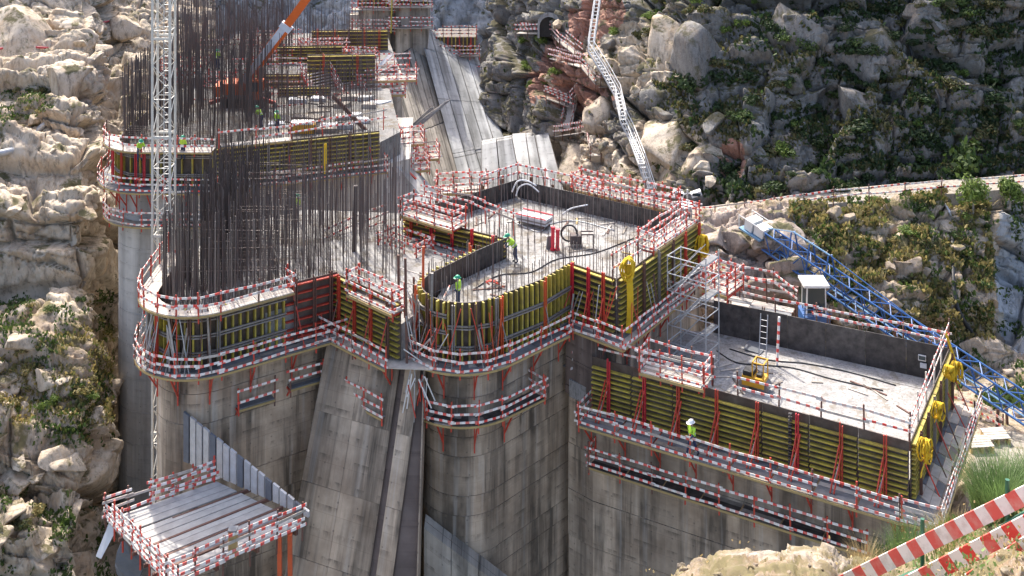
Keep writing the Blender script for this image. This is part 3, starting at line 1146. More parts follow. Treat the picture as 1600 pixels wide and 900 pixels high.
form_h('formwork wall with red soldiers below the striped platform on the cross block', LF, JL, ZF - 1.2, ZT, 8, 1.5, ('post_red', 'red_paint'), props=.5)
form_h('curving dark inner wall on the left flank of the centre pier', JL, (-2.1, 70.0), ZW + .1, ZT, 9, 1.8, ('rust_steel',), 'plywood_black', 0)

# working platforms round it
nl = [nose[0]] + nose[1:] + [JR]
walkway('striped walkway curving round the nose of the centre pier', [(-3.9, 67.6)] + nose[2:] + [(2.4, 67.2)], ZW, 1.2, .0, spacing=2.0, mat='stripe', pale=.06)
walkway('striped walkway under the yellow hose at the pier inner corner', [(2.55, 67.45), JR, R_, (9.2, 71.1)], ZW, 1.15, .0, spacing=1.6, mat='stripe_new', pale=.3, ends=(False, True))
walkway('upper walkway outside the long yellow formwork by the scaffold stair', [(9.3, 71.2), RB], ZW + .35, 1.15, 0, spacing=1.6, pale=.25)
walkway('lower striped walkway hung round the nose of the centre pier', nose[3:] + [(1.1, 65.8)], ZL, 1.05, .0, spacing=2.1, mat='stripe', ends=(True, True), deckmat='plywood_black', nplank=3)
walkway('short striped ledge on the dark recess beside the centre pier', [(2.9, 67.8), (3.7, 68.6)], ZL + .4, .8, 0, spacing=1.0, mat='stripe', bracket=False)
# small decks standing at shutter-top level
ud = Vector((RB[0] - R_[0], RB[1] - R_[1], 0)).normalized()
vd = Vector((R_[0] - LF[0], R_[1] - LF[1], 0)).normalized()
cage_platform('pale plank platform with striped rails on top of the long yellow formwork', (9.5, 72.2), ud, 5.6, 1.1, ZT + .15, mat='stripe_new')
cage_platform('striped platform with pale planks above the cross block formwork', (-5.0, 74.4), vd, 4.4, 1.3, ZT + .25, mat='stripe_new')
cage_platform('striped cage platform at the back left corner of the centre pier floor', PD(722, 296, 84), (1, .12), 3.6, 1.2, PD(722, 296, 84).z, mat='stripe_new')
cage_platform('cluttered striped platform in front of the round dark column', (-6.6, 73.6), vd, 3.2, 1.6, ZF - .3, mat='stripe_new', spacing=1.0)
cage_platform('small striped platform at the foot of the cross block formwork', (-3.9, 72.6), vd, 4.0, 1.0, ZF - .9, mat='stripe_new', spacing=1.2)
bk = thing('guard_rail', 'striped guard rail along the back edge of the centre pier floor', 'railing', V3(LB, ZT))
rail_run(bk, [V3((-2.2, 80.2), ZT), V3((.4, 82.6), ZT), V3((6.0, 78.9), ZT)], ZT, (1.0, .5), 'stripe', spacing=2.0)
bk = thing('guard_rail', 'striped guard rail on the back shutter nearest the red spoil heap', 'railing', V3((9, 77), ZT))
rail_run(bk, [V3((5.2, 79.6), ZT), V3((11.9, 75.2), ZT)], ZT, (1.0, .6, .2), 'stripe_new', spacing=1.5)
cage_platform('row of striped barrier boards behind the centre pier floor', (7.6, 79.6), (RB[0] - LB[0], RB[1] - LB[1]), 7.5, 1.3, ZT - .2, mat='stripe_new', spacing=1.2)
bk = thing('guard_rail', 'striped guard rail crossing from the cage platform to the pier corner', 'railing', V3((-3, 77), ZT))
rail_run(bk, [V3((-5.8, 78.4), ZT), V3((-2.6, 76.4), ZT), V3((.1, 73.4), ZT)], ZT, (1.0, .6), 'stripe_new', spacing=1.4)

# ------------------------------------------------------------------ left pier with its forest of bars
LC = (-17.05, 65.0)
aE = math.atan2(-.84, .54)                                 # right flank looks this way
lnose = arc(LC, 2.35, math.pi, math.pi * 2 + aE if aE < 0 else aE, 12)
N_, E_ = (-9.9, 67.0), (-5.9, 63.3)
left_wall = [(-19.5, 76.0), (-19.4, 70.0)] + lnose + [N_]
left_poly = left_wall + [E_, (-4.3, 66.2), (-3.9, 67.8), (-1.2, 71.4), JL, LF, (-4, 79), (-14, 80)]
lp = thing('left_pier', 'broad concrete pier under the forest of upright bars', 'pier', (LC[0], LC[1], -62))
lifts(lp, [(-19.5, 76.0), (-19.4, 70.0)] + lnose + [N_, (-5, 72), (-8, 80), (-14, 80)], ZW + .15, -62, 1.6, 'concrete', .02)
prism('fresh_floor', left_poly, ZW + .1, ZF, 'slab_top', lp)
form_v('curved formwork of upright beams round the left pier below the pale deck', left_wall[1:-1] + [(-12.6, 65.3)], ZW + .1, ZT - .1, .42, walers=(.25, .55, .85), tie_mat=('red_paint', 'rust_steel', 'rust_steel', 'grey_steel'), tie=.8, tall=.2)
form_h('dark shuttering with red walers between the left pier and the notch', (-12.6, 65.3), N_, ZW + .1, ZT + .1, 7, 1.0, ('rust_steel', 'grey_steel'), props=.3, beam_mat='red_paint')
form_h('formwork wall of level yellow beams in the notch beside the left pier', N_, E_, ZW + .1, ZT, 10, 1.25, ('rust_steel', 'red_paint'), props=1)
walkway('striped walkway along the foot of the left pier formwork', left_wall[1:] , ZW, 1.15, 0, spacing=1.9, mat='stripe', pale=.05)
walkway('upper deck of pale boards around the top of the left pier formwork', left_wall[1:-1] + [(-12.4, 65.4)], ZT - .05, 1.0, -.05, rails=(.95, .45), spacing=1.7, pale=.95, bracket=False, edge='timber_yellow', nplank=3, step=1.0, ends=(False, True))
walkway('cluttered striped walkway below the notch formwork', [N_, E_], ZW, 1.15, 0, spacing=1.3, mat='stripe_new', pale=.6)
walkway('lower striped ledge hung under the notch', [(-9.6, 66.2), (-6.4, 63.4)], ZL + .1, .8, 0, spacing=1.6, rails=(1.0, .55, .1), bracket=True, pale=.1, drop=.8)
walkway('small striped hanging ledge on the left pier beside the dark streak', [(-15.0, 63.9), (-13.3, 65.0)], ZL + .3, .75, 0, rails=(.95, .35), spacing=1.6, bracket=True, drop=.7, nplank=2)
walkway('small striped hanging ledge nearest the notch on the left pier', [(-12.5, 65.45), (-10.9, 66.45)], ZL + .6, .75, 0, rails=(.95, .5), spacing=1.4, bracket=True, drop=.7, nplank=2)
nd = Vector((E_[0] - N_[0], E_[1] - N_[1], 0)).normalized()
cage_platform('narrow pale plank platform on top of the notch formwork', (-7.4, 64.2), nd, 3.8, .9, ZT - .35, rails=(1.1, .65, .15), mat='stripe_new', spacing=1.6)

# heap of props, boards and tubes where the notch meets the centre pier
tp_ = thing('scaffold_tangle', 'tangle of scaffold tubes and boards between notch and centre pier', 'scaffold', (-4.9, 63.4, ZW))
for k in range(34):
    a = Vector((-5.6 + RND.random() * 1.6, 62.9 + RND.random() * 2.6, ZW + .05 + RND.random() * 1.2))
    b = a + Vector((jit(1.1), jit(.7), .6 + RND.random() * 1.8))
    if RND.random() < .6:
        tube('scaffold_tube', a, b, .03, RND.choice(('galv_steel', 'white_paint', 'rust_steel', 'red_paint')), tp_)
    else:
        beam('loose_board', a, b, .12, .035, RND.choice(('plank_pale', 'stripe', 'stripe_new', 'plank')), tp_)
for x, y, h, m_ in ((-5.6, 63.1, 5.6, 'rust_steel'), (-4.35, 63.6, 4.6, 'grey_steel'), (-4.9, 65.2, 5.4, 'orange_paint'), (-6.3, 66.0, 4.6, 'rust_steel')):
    beam('standing_post', (x, y, ZW - .1), (x + jit(.1), y, ZW + h), .13, .13, m_, tp_)
for k in range(5):
    z = ZW + .9 + k * .75
    tube('scaffold_tube', (-6.3, 66.0, z), (-4.9, 65.2, z + jit(.2)), .03, 'plank_pale', tp_)
slab('deck_plank', [(-6.6, 62.6, ZW + .02), (-4.2, 62.4, ZW + .02), (-3.9, 64.2, ZW + .02), (-6.2, 64.3, ZW + .02)], .06, 'plank_pale', tp_)
tr_ = thing('scaffold_tangle', 'second tangle of white tubes hanging below the walkway at the notch corner', 'scaffold', (-5.2, 63, ZL))
for k in range(16):
    a = Vector((-5.5 + RND.random() * 1.0, 62.3 + RND.random() * .8, ZW - .3 - RND.random() * .6))
    tube('scaffold_tube', a, a + Vector((jit(.7), jit(.3), -.8 - RND.random() * 1.4)), .035, RND.choice(('white_paint', 'galv_steel', 'red_paint')), tr_)

# sloping spillway face below the notch, cast in panels, with the drain slot
sf = thing('spillway_face', 'sloping grey concrete face with a dark drain slot below the notch', 'dam face', (-7.9, 60, -60))
DX, DY = -.13, -.38
e0, e1 = Vector((-10.9, 66.9, ZW)), Vector((-3.2, 60.9 + .6, ZW))
e0 = Vector((-10.35, 66.2, ZW - .2)); e1 = Vector((-4.7, 63.4, ZW - .2))


def facept(f, dz):
    p = e0 + (e1 - e0) * f
    return Vector((p.x + (DX * (1 + .2 * (1 - f)) if f < .97 else -.01) * dz, p.y + DY * dz - .25, p.z - dz))


cuts = [0, .38, .76, .815, .965, .985, 1.0]
for ci in range(6):
    f0, f1 = cuts[ci], cuts[ci + 1]
    slot = ci in (2, 4)
    dz = .0
    k = 0
    while dz < 30:
        h = 3.15 if not slot else 30
        q = [facept(f0 + .0008, dz + .007), facept(f1 - .0008, dz + .007), facept(f1 - .0008, dz + h - .007), facept(f0 + .0008, dz + h - .007)]
        back = Vector((.05, .28 if slot else .012 * ((k * 5 + ci) % 3), 0))
        q = [v + back for v in q]
        V = [v - q[0] for v in q] + [v - q[0] + Vector((0, 2.2, 0)) for v in q]
        Fc = [(3, 2, 1, 0), (4, 5, 6, 7), (0, 1, 5, 4), (1, 2, 6, 5), (2, 3, 7, 6), (3, 0, 4, 7)]
        L = (q[1] - q[0]).length
        uv = []
        for fc in Fc:
            for vi in fc:
                uv.append((f0 * 8 + (L if vi % 4 in (1, 2) else 0) + (0 if vi < 4 else .5) + ci * 3, -q[0].z - (h if vi % 4 in (2, 3) else 0)))
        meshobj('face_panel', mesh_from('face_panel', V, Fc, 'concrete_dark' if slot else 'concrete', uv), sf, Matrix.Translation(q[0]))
        dz += h
        k += 1
# sloping toe slab at the foot of the centre pier
tw = thing('toe_wall', 'inclined concrete wall rising towards the foot of the centre pier', 'wall', (-2.5, 62, -60))
TOE = tw

# forest of starter bars on the left pier
def in_poly(x, y, poly):
    c = False
    for i in range(len(poly)):
        (x1, y1), (x2, y2) = poly[i - 1], poly[i]
        if (y1 > y) != (y2 > y) and x < (x2 - x1) * (y - y1) / (y2 - y1) + x1:
            c = not c
    return c


def bar_rows(poly, dx, dy, keep=lambda x, y: 1.0, seed=1):
    rr = random.Random(seed)
    xs = [p[0] for p in poly]; ys = [p[1] for p in poly]
    out = []
    y = min(ys)
    while y < max(ys):
        x = min(xs)
        while x < max(xs):
            xx, yy = x + rr.uniform(-.06, .06), y + rr.uniform(-.15, .15)
            if in_poly(xx, yy, poly) and rr.random() < keep(xx, yy):
                out.append((xx, yy))
            x += dx
        y += dy
    return out


ring = offset(left_wall[1:], -.35)
rb = thing('rebar_cage', 'forest of tall upright dark bars standing on the left pier', 'rebar', V3(LC, ZF))
fr_pts = []
for p, q in zip(ring, ring[1:]):
    L = math.hypot(q[0] - p[0], q[1] - p[1])
    k = max(1, round(L / .115))
    fr_pts += [(p[0] + (q[0] - p[0]) * i / k + jit(.05), p[1] + (q[1] - p[1]) * i / k + jit(.05)) for i in range(k)]
bars(rb, fr_pts, ZF, 6.2, ('bar_dark', 'bar_dark', 'bar_light'), .02)
inner_poly = offset(left_wall[1:], -.9) + [(-5.8, 68), (-7.0, 75.2), (-6, 78), (-13, 79)]
keep = lambda x, y: (.62 if x < -15.5 else .5 if x < -11.5 else .36)
pts = bar_rows(inner_poly, .17, .62, keep, 3)
hoops = []
for k in range(70):
    y = 66 + RND.random() * 11
    z = ZF + .15 + RND.random() ** 1.6 * 4.5
    hoops.append(((-18.6, y), (-12 - RND.random() * 3, y + jit(.4)), z))
bar_stuff('bar_thicket', pts[::3], ZF, 6.2, 'bar_light', rb, .02, .3)
bar_stuff('bar_thicket', pts[1::3] + pts[2::3], ZF, 6.6, 'bar_dark', rb, .02, .3, hoops)
pts = bar_rows([(-18.7, 66), (-15.9, 66), (-15.6, 77), (-18.9, 77)], .15, .6, lambda x, y: .8, 5)
bar_stuff('bar_thicket', pts, ZF, 6.4, 'bar_dark', rb, .024, .12)

# starter bars on the centre pier floor: rows near its walls and mats across it
rc_ = thing('rebar_cage', 'thin upright bars standing over the centre pier floor', 'rebar', V3(NC, ZF))
cpin = offset(pier_poly, -.35, True)
pts = []
for i in range(len(cpin)):
    p, q = cpin[i], cpin[(i + 1) % len(cpin)]
    L = math.hypot(q[0] - p[0], q[1] - p[1])
    k = max(1, round(L / .30))
    pts += [(p[0] + (q[0] - p[0]) * i_ / k + jit(.05), p[1] + (q[1] - p[1]) * i_ / k + jit(.05)) for i_ in range(k)]
bars(rc_, pts, ZF, 2.6, ('bar_light', 'bar_dark', 'bar_light'), .021, hv=.3)
pts = bar_rows(offset(pier_poly, -.7, True), .42, 1.15, lambda x, y: .62, 9)
bar_stuff('bar_thicket', pts, ZF, 2.5, 'bar_dark', rc_, .016, .35)

# loose props, tubes and standing timbers left on the walkways
lr = random.Random(61)
for lab, path, z, n in (('bundle of leaning props on the nose walkway', nose[4:], ZW, 26), ('bundle of leaning props on the left pier walkway', left_wall[2:-1], ZW, 30), ('bundle of leaning props on the corner walkway', [JR, R_, (9.2, 71.1)], ZW, 18)):
    t = thing('loose_props', lab, 'props', V3(path[len(path) // 2], z))
    pp = resample(path, .5)
    for k in range(n):
        p = lr.choice(pp[:-1]); i = pp.index(p)
        q = pp[i + 1]
        d = Vector((q[0] - p[0], q[1] - p[1], 0)).normalized(); nr = Vector((d.y, -d.x, 0))
        a = V3(p, z + .05) + nr * lr.uniform(.6, 1.05)
        b = V3(p, z + lr.uniform(1.6, 3.3)) + nr * lr.uniform(.42, .62) + d * lr.uniform(-.9, .9)
        if lr.random() < .7:
            tube('prop', a, b, .028, lr.choice(('rust_steel', 'galv_steel', 'red_paint', 'orange_paint')), t)
        else:
            beam('timber', a, b, .1, .05, lr.choice(('plank', 'plank_pale', 'rust_steel')), t)

# ------------------------------------------------------------------ right block
ZRT, ZRF, ZRW, ZRL = -32.3, -34.25, -35.3, -37.9
FL, FR, BR, BL = (4.5, 65.95), (19.3, 57.5), (24.6, 66.8), (12.4, 72.9)
RW = (3.2, 67.2)
rp = thing('right_block', 'long concrete block with a gravel floor inside dark shutters', 'dam block', (12, 62, -62))
lifts(rp, [FL, FR, BR, BL, (8.0, 73.5), RW], ZRW + .1, -62, 2.6, 'concrete')
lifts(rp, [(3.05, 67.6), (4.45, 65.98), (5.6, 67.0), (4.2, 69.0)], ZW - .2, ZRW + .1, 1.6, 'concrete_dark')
prism('gravel_floor', offset([FL, FR, BR, BL, (8.0, 73.5), RW], -.03, True), ZRW + .08, ZRF, 'gravel', rp)
Ad = Vector((FR[0] - FL[0], FR[1] - FL[1], 0)).normalized()
An = Vector((Ad.y, -Ad.x, 0))
ff = form_h('long front formwork of level yellow beams above the walking man in white helmet', FL, FR, ZRW + .1, ZRT, 9, 2.05, ('red_paint', 'post_red', 'red_paint'), 'plywood', .0, splice=(.305, .66), top=.5)
form_h('end formwork of the right block hung with yellow hose bundles', FR, BR, ZRW + .1, ZRT, 12, 1.9, ('grey_steel', 'rust_steel'), 'plywood', 1.0)
form_h('tall dark plywood back wall of the gravel floor', BR, BL, ZRF - .1, ZRT, 6, 2.0, ('rust_steel',), 'plywood_black', 0)
# raking A-frames behind the front soldiers
af = ff
Lf = (Vector((FR[0], FR[1], 0)) - Vector((FL[0], FL[1], 0))).length
ns = max(2, round(Lf / 2.05))
for i in range(ns):
    c = Vector((FL[0], FL[1], 0)) + Ad * (Lf * (i + .5) / ns) + An * .42
    for s in (-.09, .09):
        beam('rake', c + Ad * s + Vector((0, 0, ZRT - .9)), c + Ad * (s - .25) + An * .75 + Vector((0, 0, ZRW + .03)), .05, .07, 'red_paint', af)
    tube('rake', c + Vector((0, 0, ZRT - 1.5)), c + An * .5 + Ad * -.2 + Vector((0, 0, ZRW + .6)), .03, 'galv_steel', af)
walkway('long striped walkway with the walking man below the front formwork', [FL, FR], ZRW, 1.75, .0, spacing=2.05, rails=(1.05, .62, .12), mat='stripe_new', pale=.12, every=2.05, drop=1.6, nplank=5, ends=(True, False))
lw = Vector((FL[0], FL[1], 0)) + Ad * .2
walkway('lower striped walkway on the face of the right block', [(lw.x, lw.y), ((Vector((FL[0], FL[1], 0)) + Ad * 15.2).x, (Vector((FL[0], FL[1], 0)) + Ad * 15.2).y)], ZRL, .95, .0, spacing=1.85, rails=(1.05, .62, .12), mat='stripe', every=9, deckmat='plywood_black', nplank=3, bracket=False, ends=(True, False))
walkway('broad end platform of the right block with steep striped rails', [(FR[0] - Ad.x * .2, FR[1] - Ad.y * .2), (FR[0] + .01, FR[1] + .01), BR], ZRW + .05, 1.75, .0, spacing=1.7, rails=(1.1, .7, .3), mat='stripe_faded', pale=.35, nplank=4, step=1.2, post='rust_steel')
gr = thing('guard_rail', 'rusty guard rail along the top of the long front formwork', 'railing', V3(FR, ZRT))
rail_run(gr, [V3(FL, ZRT) + Ad * 8.4, V3(FR, ZRT)], ZRT, (.95, .45), 'stripe_faded', 'rust_steel', 2.0)
gr = thing('guard_rail', 'sloping guard rail along the end formwork beside the yellow bundles', 'railing', V3(BR, ZRT))
rail_run(gr, [V3(FR, ZRT), V3(BR, ZRT + .3)], ZRT, (1.15, .6), 'stripe_faded', 'plank_pale', 2.2)
cage_platform('striped cage platform of pale planks on the long front formwork', (FL[0] + Ad.x * 4.9 + An.x * -.1, FL[1] + Ad.y * 4.9 + An.y * -.1), Ad, 3.7, 1.35, ZRT + .15, rails=(1.15, .65, .15), mat='stripe')
gr = thing('guard_rail', 'striped guard rail at the start of the long front formwork', 'railing', V3(FL, ZRT))
rail_run(gr, [V3(FL, ZRT) + Ad * .5 - An * .2, V3(FL, ZRT) + Ad * 3.0 - An * .2], ZRT, (1.0, .45), 'stripe', 'rust_steel', 2.0)
Bd = Vector((BR[0] - BL[0], BR[1] - BL[1], 0)).normalized()
Bn = Vector((-Bd.y, Bd.x, 0))
walkway('striped plank walkway behind the dark back wall near the blue cab', [tuple((Vector((BL[0], BL[1], 0)) + Bd * 4.6 + Bn * .35)[:2]), tuple((Vector((BL[0], BL[1], 0)) + Bd * -.6 + Bn * .35)[:2])], ZRT - .3, 1.5, 0, rails=(1.3, .8, .3), spacing=1.5, mat='stripe', pale=.7, bracket=False, post='rust_steel')
gr = thing('guard_rail', 'long striped guard rail on the dark back wall below the blue boom', 'railing', V3(BR, ZRT))
rail_run(gr, [V3(BL, ZRT - .15) + Bd * 3.8 + Bn * .2, V3(BR, ZRT - .15) + Bn * .2], ZRT, (.95, .5), 'stripe', 'rust_steel', 2.4)
gr = thing('guard_rail', 'striped guard rail across the red rock by the scaffold stair', 'railing', V3(BL, ZRT))
rail_run(gr, [V3(BL, ZRT + .4) - Bd * .8 + Bn * 1.7, V3(BL, ZRT + .2) + Bd * 3.2 + Bn * 2.2, V3(BL, ZRT + .1) + Bd * 5.0 + Bn * .6], ZRT, (1.3, .75), 'stripe', 'rust_steel', 1.8)

# things inside the right block
c = P(1184, 562, ZRF)
ladder('grey ladder leaning on the dark back wall of the gravel floor', P(1191, 566, ZRF), P(1194, 566, ZRF) + Vector((.1, .45, 2.6)), .42, Bd)
beam_t = thing('marker_pole', 'red and white striped pole leaning on the dark back wall', 'pole', P(1214, 572, ZRF))
beam('pole_shaft', P(1214, 572, ZRF), P(1219, 572, ZRF) + Vector((0, .25, 2.75)), .12, .12, 'stripe_new', beam_t)
wk = thing('work_lamp', 'small white floodlight fixed to the dark back wall', 'lamp', P(1437, 590, ZRF) + Vector((0, 0, 1.6)))
b0 = V3(BL, ZRF + 1.15) + Bd * 12.05 - Bn * .08
lbd = beam('lamp_body', b0, b0 + Bd * .42, .12, .30, 'white_paint', wk)
beam('lamp_glass', b0 + Bd * .03 - Bn * .07 + Vector((0, 0, .02)), b0 + Bd * .39 - Bn * .07 + Vector((0, 0, .02)), .02, .22, 'glass_dark', lbd)
beam('lamp_foot', b0 + Bd * .1 + Vector((0, 0, -.42)), b0 + Bd * .45 + Vector((0, 0, -.42)), .10, .26, 'tarp_white', wk)
tb = P(1162, 548, ZRF)
slab('tarpaulin', [tb + Vector((0, 0, .12)), tb + Vector((.9, -.5, .05)), tb + Vector((1.5, .4, .1)), tb + Vector((.5, .9, .22))], .04, 'tarp_dark', None)
tag(bpy.data.objects['tarpaulin'], 'crumpled grey tarpaulin on the gravel by the grey ladder', 'tarpaulin')
# small orange-yellow compactor on the gravel
mc = P(1180, 608, ZRF)
mt = thing('compactor', 'small orange yellow compactor parked inside the long front formwork', 'machine', mc)
rot = Matrix.Translation(mc) @ Matrix.Rotation(math.atan2(Ad.y, Ad.x), 4, 'Z') @ Matrix.Scale(.85, 4)


def lb(name, x0, x1, y0, y1, z0, z1, mat, par):
    V = [(x, y, z) for z in (z0, z1) for x, y in ((x0, y0), (x1, y0), (x1, y1), (x0, y1))]
    return meshobj(name, mesh_from(name, V, BOXF, mat), par, rot)


cbody = lb('body', -.75, .75, -.5, .5, .35, .95, 'machine_yellow', mt)
lb('engine_cover', -.7, -.05, -.42, .42, .955, 1.25, 'black_rubber', cbody)
lb('seat', .15, .5, -.25, .25, .955, 1.12, 'black_rubber', cbody)
for sx in (-.6, .6):
    o = bpy.data.objects.new('drum', tube_mesh('drum', .9, .36, 'grey_steel', 16))
    link(o, rot @ Matrix.Translation((sx * 1.05, -.45, .36)) @ Matrix.Rotation(math.pi / 2, 4, 'Z'), mt)
for sx, sy in ((-.05, -.45), (-.05, .45), (.7, -.45), (.7, .45)):
    o = bpy.data.objects.new('roll_bar', box_mesh('roll_bar', .95, .07, .07, 'machine_yellow'))
    link(o, rot @ Matrix.Translation((sx, sy, .95)) @ Matrix.Rotation(-math.pi / 2, 4, 'Y'), mt)
for sy in (-.45, .45):
    o = bpy.data.objects.new('roll_bar', box_mesh('roll_bar', .82, .07, .07, 'machine_yellow'))
    link(o, rot @ Matrix.Translation((-.08, sy, 1.93)), mt)
for sx in (-.05, .7):
    o = bpy.data.objects.new('roll_bar', box_mesh('roll_bar', .97, .07, .07, 'machine_yellow'))
    link(o, rot @ Matrix.Translation((sx, -.485, 1.94)) @ Matrix.Rotation(math.pi / 2, 4, 'Z'), mt)

# scaffold stair tower between right block and centre pier
sc_c = Vector((10.55, 69.0, ZRF))
st = thing('scaffold_stair', 'grey scaffold stair tower between the right block and the centre pier', 'scaffold', sc_c)
A1 = Vector((.80, -.60, 0)); A2 = Vector((.60, .80, 0))
Wd, Dp, Ht = 2.5, 1.6, 6.3
for sx in (-.5, .5):
    for sy in (-.5, .5):
        b = sc_c + A1 * (sx * Wd) + A2 * (sy * Dp)
        tube('standard', b, b + Vector((0, 0, Ht + (.4 if sx > 0 else 0))), .035, 'galv_steel', st)
for k in range(7):
    z = .25 + k * 1.0
    if z > Ht:
        break
    for sy in (-.5, .5):
        tube('ledger', sc_c + A1 * (-.5 * Wd) + A2 * (sy * Dp) + Vector((0, 0, z)), sc_c + A1 * (.5 * Wd) + A2 * (sy * Dp) + Vector((0, 0, z)), .03, 'galv_steel', st)
    for sx in (-.5, .5):
        tube('ledger', sc_c + A1 * (sx * Wd) + A2 * (-.5 * Dp) + Vector((0, 0, z)), sc_c + A1 * (sx * Wd) + A2 * (.5 * Dp) + Vector((0, 0, z)), .03, 'galv_steel', st)
for k in range(3):
    z = .3 + k * 2.0
    s = 1
    lo, hi = sc_c + A1 * (-.35 * Wd * s) - A2 * (.25 * Dp) + Vector((0, 0, z)), sc_c + A1 * (.35 * Wd * s) - A2 * (.25 * Dp) + Vector((0, 0, z + 2.0))
    for g in (-.28, .28):
        beam('stair_stringer', lo + A2 * g, hi + A2 * g, .04, .12, 'galv_steel', st)
        tube('stair_handrail', lo + A2 * g + Vector((0, 0, .9)), hi + A2 * g + Vector((0, 0, .9)), .02, 'galv_steel', st)
    for j in range(1, 8):
        cc = lo + (hi - lo) * (j / 8)
        beam('tread', cc - A2 * .28, cc + A2 * .28, .2, .03, 'galv_steel', st)
    q = sc_c + Vector((0, 0, z + 2.0))
    slab('landing', [q + A1 * (.32 * Wd) - A2 * (.5 * Dp), q + A1 * (.5 * Wd) - A2 * (.5 * Dp), q + A1 * (.5 * Wd) + A2 * (.5 * Dp), q + A1 * (.32 * Wd) + A2 * (.5 * Dp)], .05, 'deck_grey', st)
    for sy in (-.5, .5):
        tube('cross_brace', sc_c + A1 * (-.5 * Wd) + A2 * (sy * Dp) + Vector((0, 0, z)), sc_c + A1 * (.5 * Wd) + A2 * (sy * Dp) + Vector((0, 0, z + 1.9)), .025, 'galv_steel', st)
cage_platform('pale board landing with striped rails behind the scaffold stair', (12.6, 70.6), A1, 1.6, 2.2, ZT - 2.3, mat='stripe_new', spacing=1.0)

# ------------------------------------------------------------------ yellow hoses and straps
def hose_bundle(label, c, r, hang, ax, width=.16):
    """coil of flat yellow hose on the rail with its loose end hanging"""
    c = Vector(c); ax = Vector((ax[0], ax[1], 0)).normalized(); nr = Vector((ax.y, -ax.x, 0))
    t = thing('yellow_hose', label, 'hose', c)
    rr_ = random.Random(len(label))
    for k in range(9):                                      # loose uneven loops tied together at the top
        w_, h_ = r * rr_.uniform(.45, .85), r * rr_.uniform(.9, 1.5)
        tw_ = rr_.uniform(-.7, .7)
        a2 = ax * math.cos(tw_) + nr * math.sin(tw_)
        o_ = ax * rr_.uniform(-.2, .2) * r
        pts = []
        for i in range(13):
            a = 2 * math.pi * i / 12
            wob = 1 + .15 * math.sin(3 * a + k)
            pts.append(c + nr * (.05 * k) + o_ * math.sin(a * .5) + a2 * (w_ * wob * math.sin(a)) + Vector((0, 0, h_ * (math.cos(a) - 1) + r * .8)))
        chain('hose_loop', pts, width * rr_.uniform(.22, .34), 'yellow_strap', t, 5)
    if hang > 0:
        w = ax * width * .9
        n = 7
        V, Fc = [], []
        for i in range(n + 1):
            f = i / n
            p = Vector((0, 0, -hang * f)) + nr * (.12 * math.sin(f * 5)) + ax * (.10 * math.sin(f * 3))
            for s, dn in ((-1, 0), (1, 0), (1, .035), (-1, .035)):
                V.append(p + w * s + nr * dn)
        for i in range(n):
            for j in range(4):
                q = (j + 1) % 4
                Fc.append((4 * i + j, 4 * i + q, 4 * i + 4 + q, 4 * i + 4 + j))
        Fc += [(3, 2, 1, 0), tuple(range(4 * n, 4 * n + 4))]
        meshobj('hose_tail', mesh_from('hose_tail', V, Fc, 'yellow_strap'), t, Matrix.Translation(c + nr * .1))
    return t


hc = P(980, 424, ZT)
hose_bundle('yellow hose coil with a long tail hanging over the pier formwork corner', hc + Vector((0, -.75, .75)), .5, 3.9, (1, -.1), .2)
bk = thing('guard_rail', 'short rusty rail carrying the yellow hose coil', 'railing', P(960, 437, ZT))
rail_run(bk, [P(957, 437, ZT) + Vector((0, .2, 0)), P(998, 412, ZT) + Vector((0, .2, 0))], ZT, (1.35, .6), 'stripe_new', 'rust_steel', 1.6)
hy = PD(1086, 372, 75.0)
hose_bundle('yellow strap looped over the end of the long pier formwork', hy + Vector((.1, -1.0, .2)), .52, .0, (.6, .8), .26)
for lab, (f, dz, hg, rr) in {'lowest yellow hose bundle hanging at the corner of the end formwork': (.03, -.15, 1.6, .42),
                             'yellow hose bundle over the end formwork above the corner bundle': (.36, .05, .8, .34),
                             'yellow hose bundle hooked on the sloping rail of the end formwork': (.66, .55, .5, .30),
                             'yellow hose bundle with a raised tail at the far end of the end formwork': (.88, -.35, .0, .40)}.items():
    e = Vector((FR[0] + (BR[0] - FR[0]) * f, FR[1] + (BR[1] - FR[1]) * f, ZRT + .1 + dz))
    hose_bundle(lab, e + Vector((.35, -.45, 0)), rr, hg, (.55, .83), .13)
fp = V3(BR, ZRT) + Vector((-.2, -.9, 0))
chain('yellow_sling', smooth_path([fp + Vector((-.25, 0, 1.3)), fp + Vector((-.05, 0, .7)), fp + Vector((.15, 0, .1)), fp + Vector((.35, 0, -.5))]), .07, 'yellow_strap', None, 5, 'yellow sling hanging from the top of the sloping rail', 'sling')

# ------------------------------------------------------------------ pier behind, on the left
dw = [(-30.9, 100.0)] + arc((-27.9, 93.4), 3.0, math.pi, math.pi * 1.5, 8) + [(-22.6, 90.3), (-10.6, 94.6)]
dfl = dw + [(-9.2, 97.5), (-11.5, 111), (-31, 111)]
bp = thing('back_left_pier', 'pale round concrete pier behind the white crane mast', 'pier', (-28, 92, -64))
lifts(bp, dw + [(-8.3, 96.4), (-9, 108), (-31, 108)], ZW + .15, -64, 2.5, 'concrete_pale')
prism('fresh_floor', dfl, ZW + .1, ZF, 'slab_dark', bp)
form_v('red ribbed formwork round the back left pier behind the crane mast', dw[:-1], ZW + .1, ZT - .3, .8, tie=.7, walers=(.3, .8), tie_mat=('red_paint', 'post_red'), tall=.0)
form_h('long back formwork of level yellow beams with the hanging yellow strap', (-22.6, 90.3), (-10.6, 94.6), ZW + .1, ZT - .2, 9, 1.6, ('rust_steel', 'grey_steel', 'rust_steel'), props=.3)
walkway('striped walkway along the foot of the long back formwork', [(-22.6, 90.3), (-10.2, 94.74)], ZW, 1.15, 0, spacing=2.2, mat='stripe', ends=(False, True))
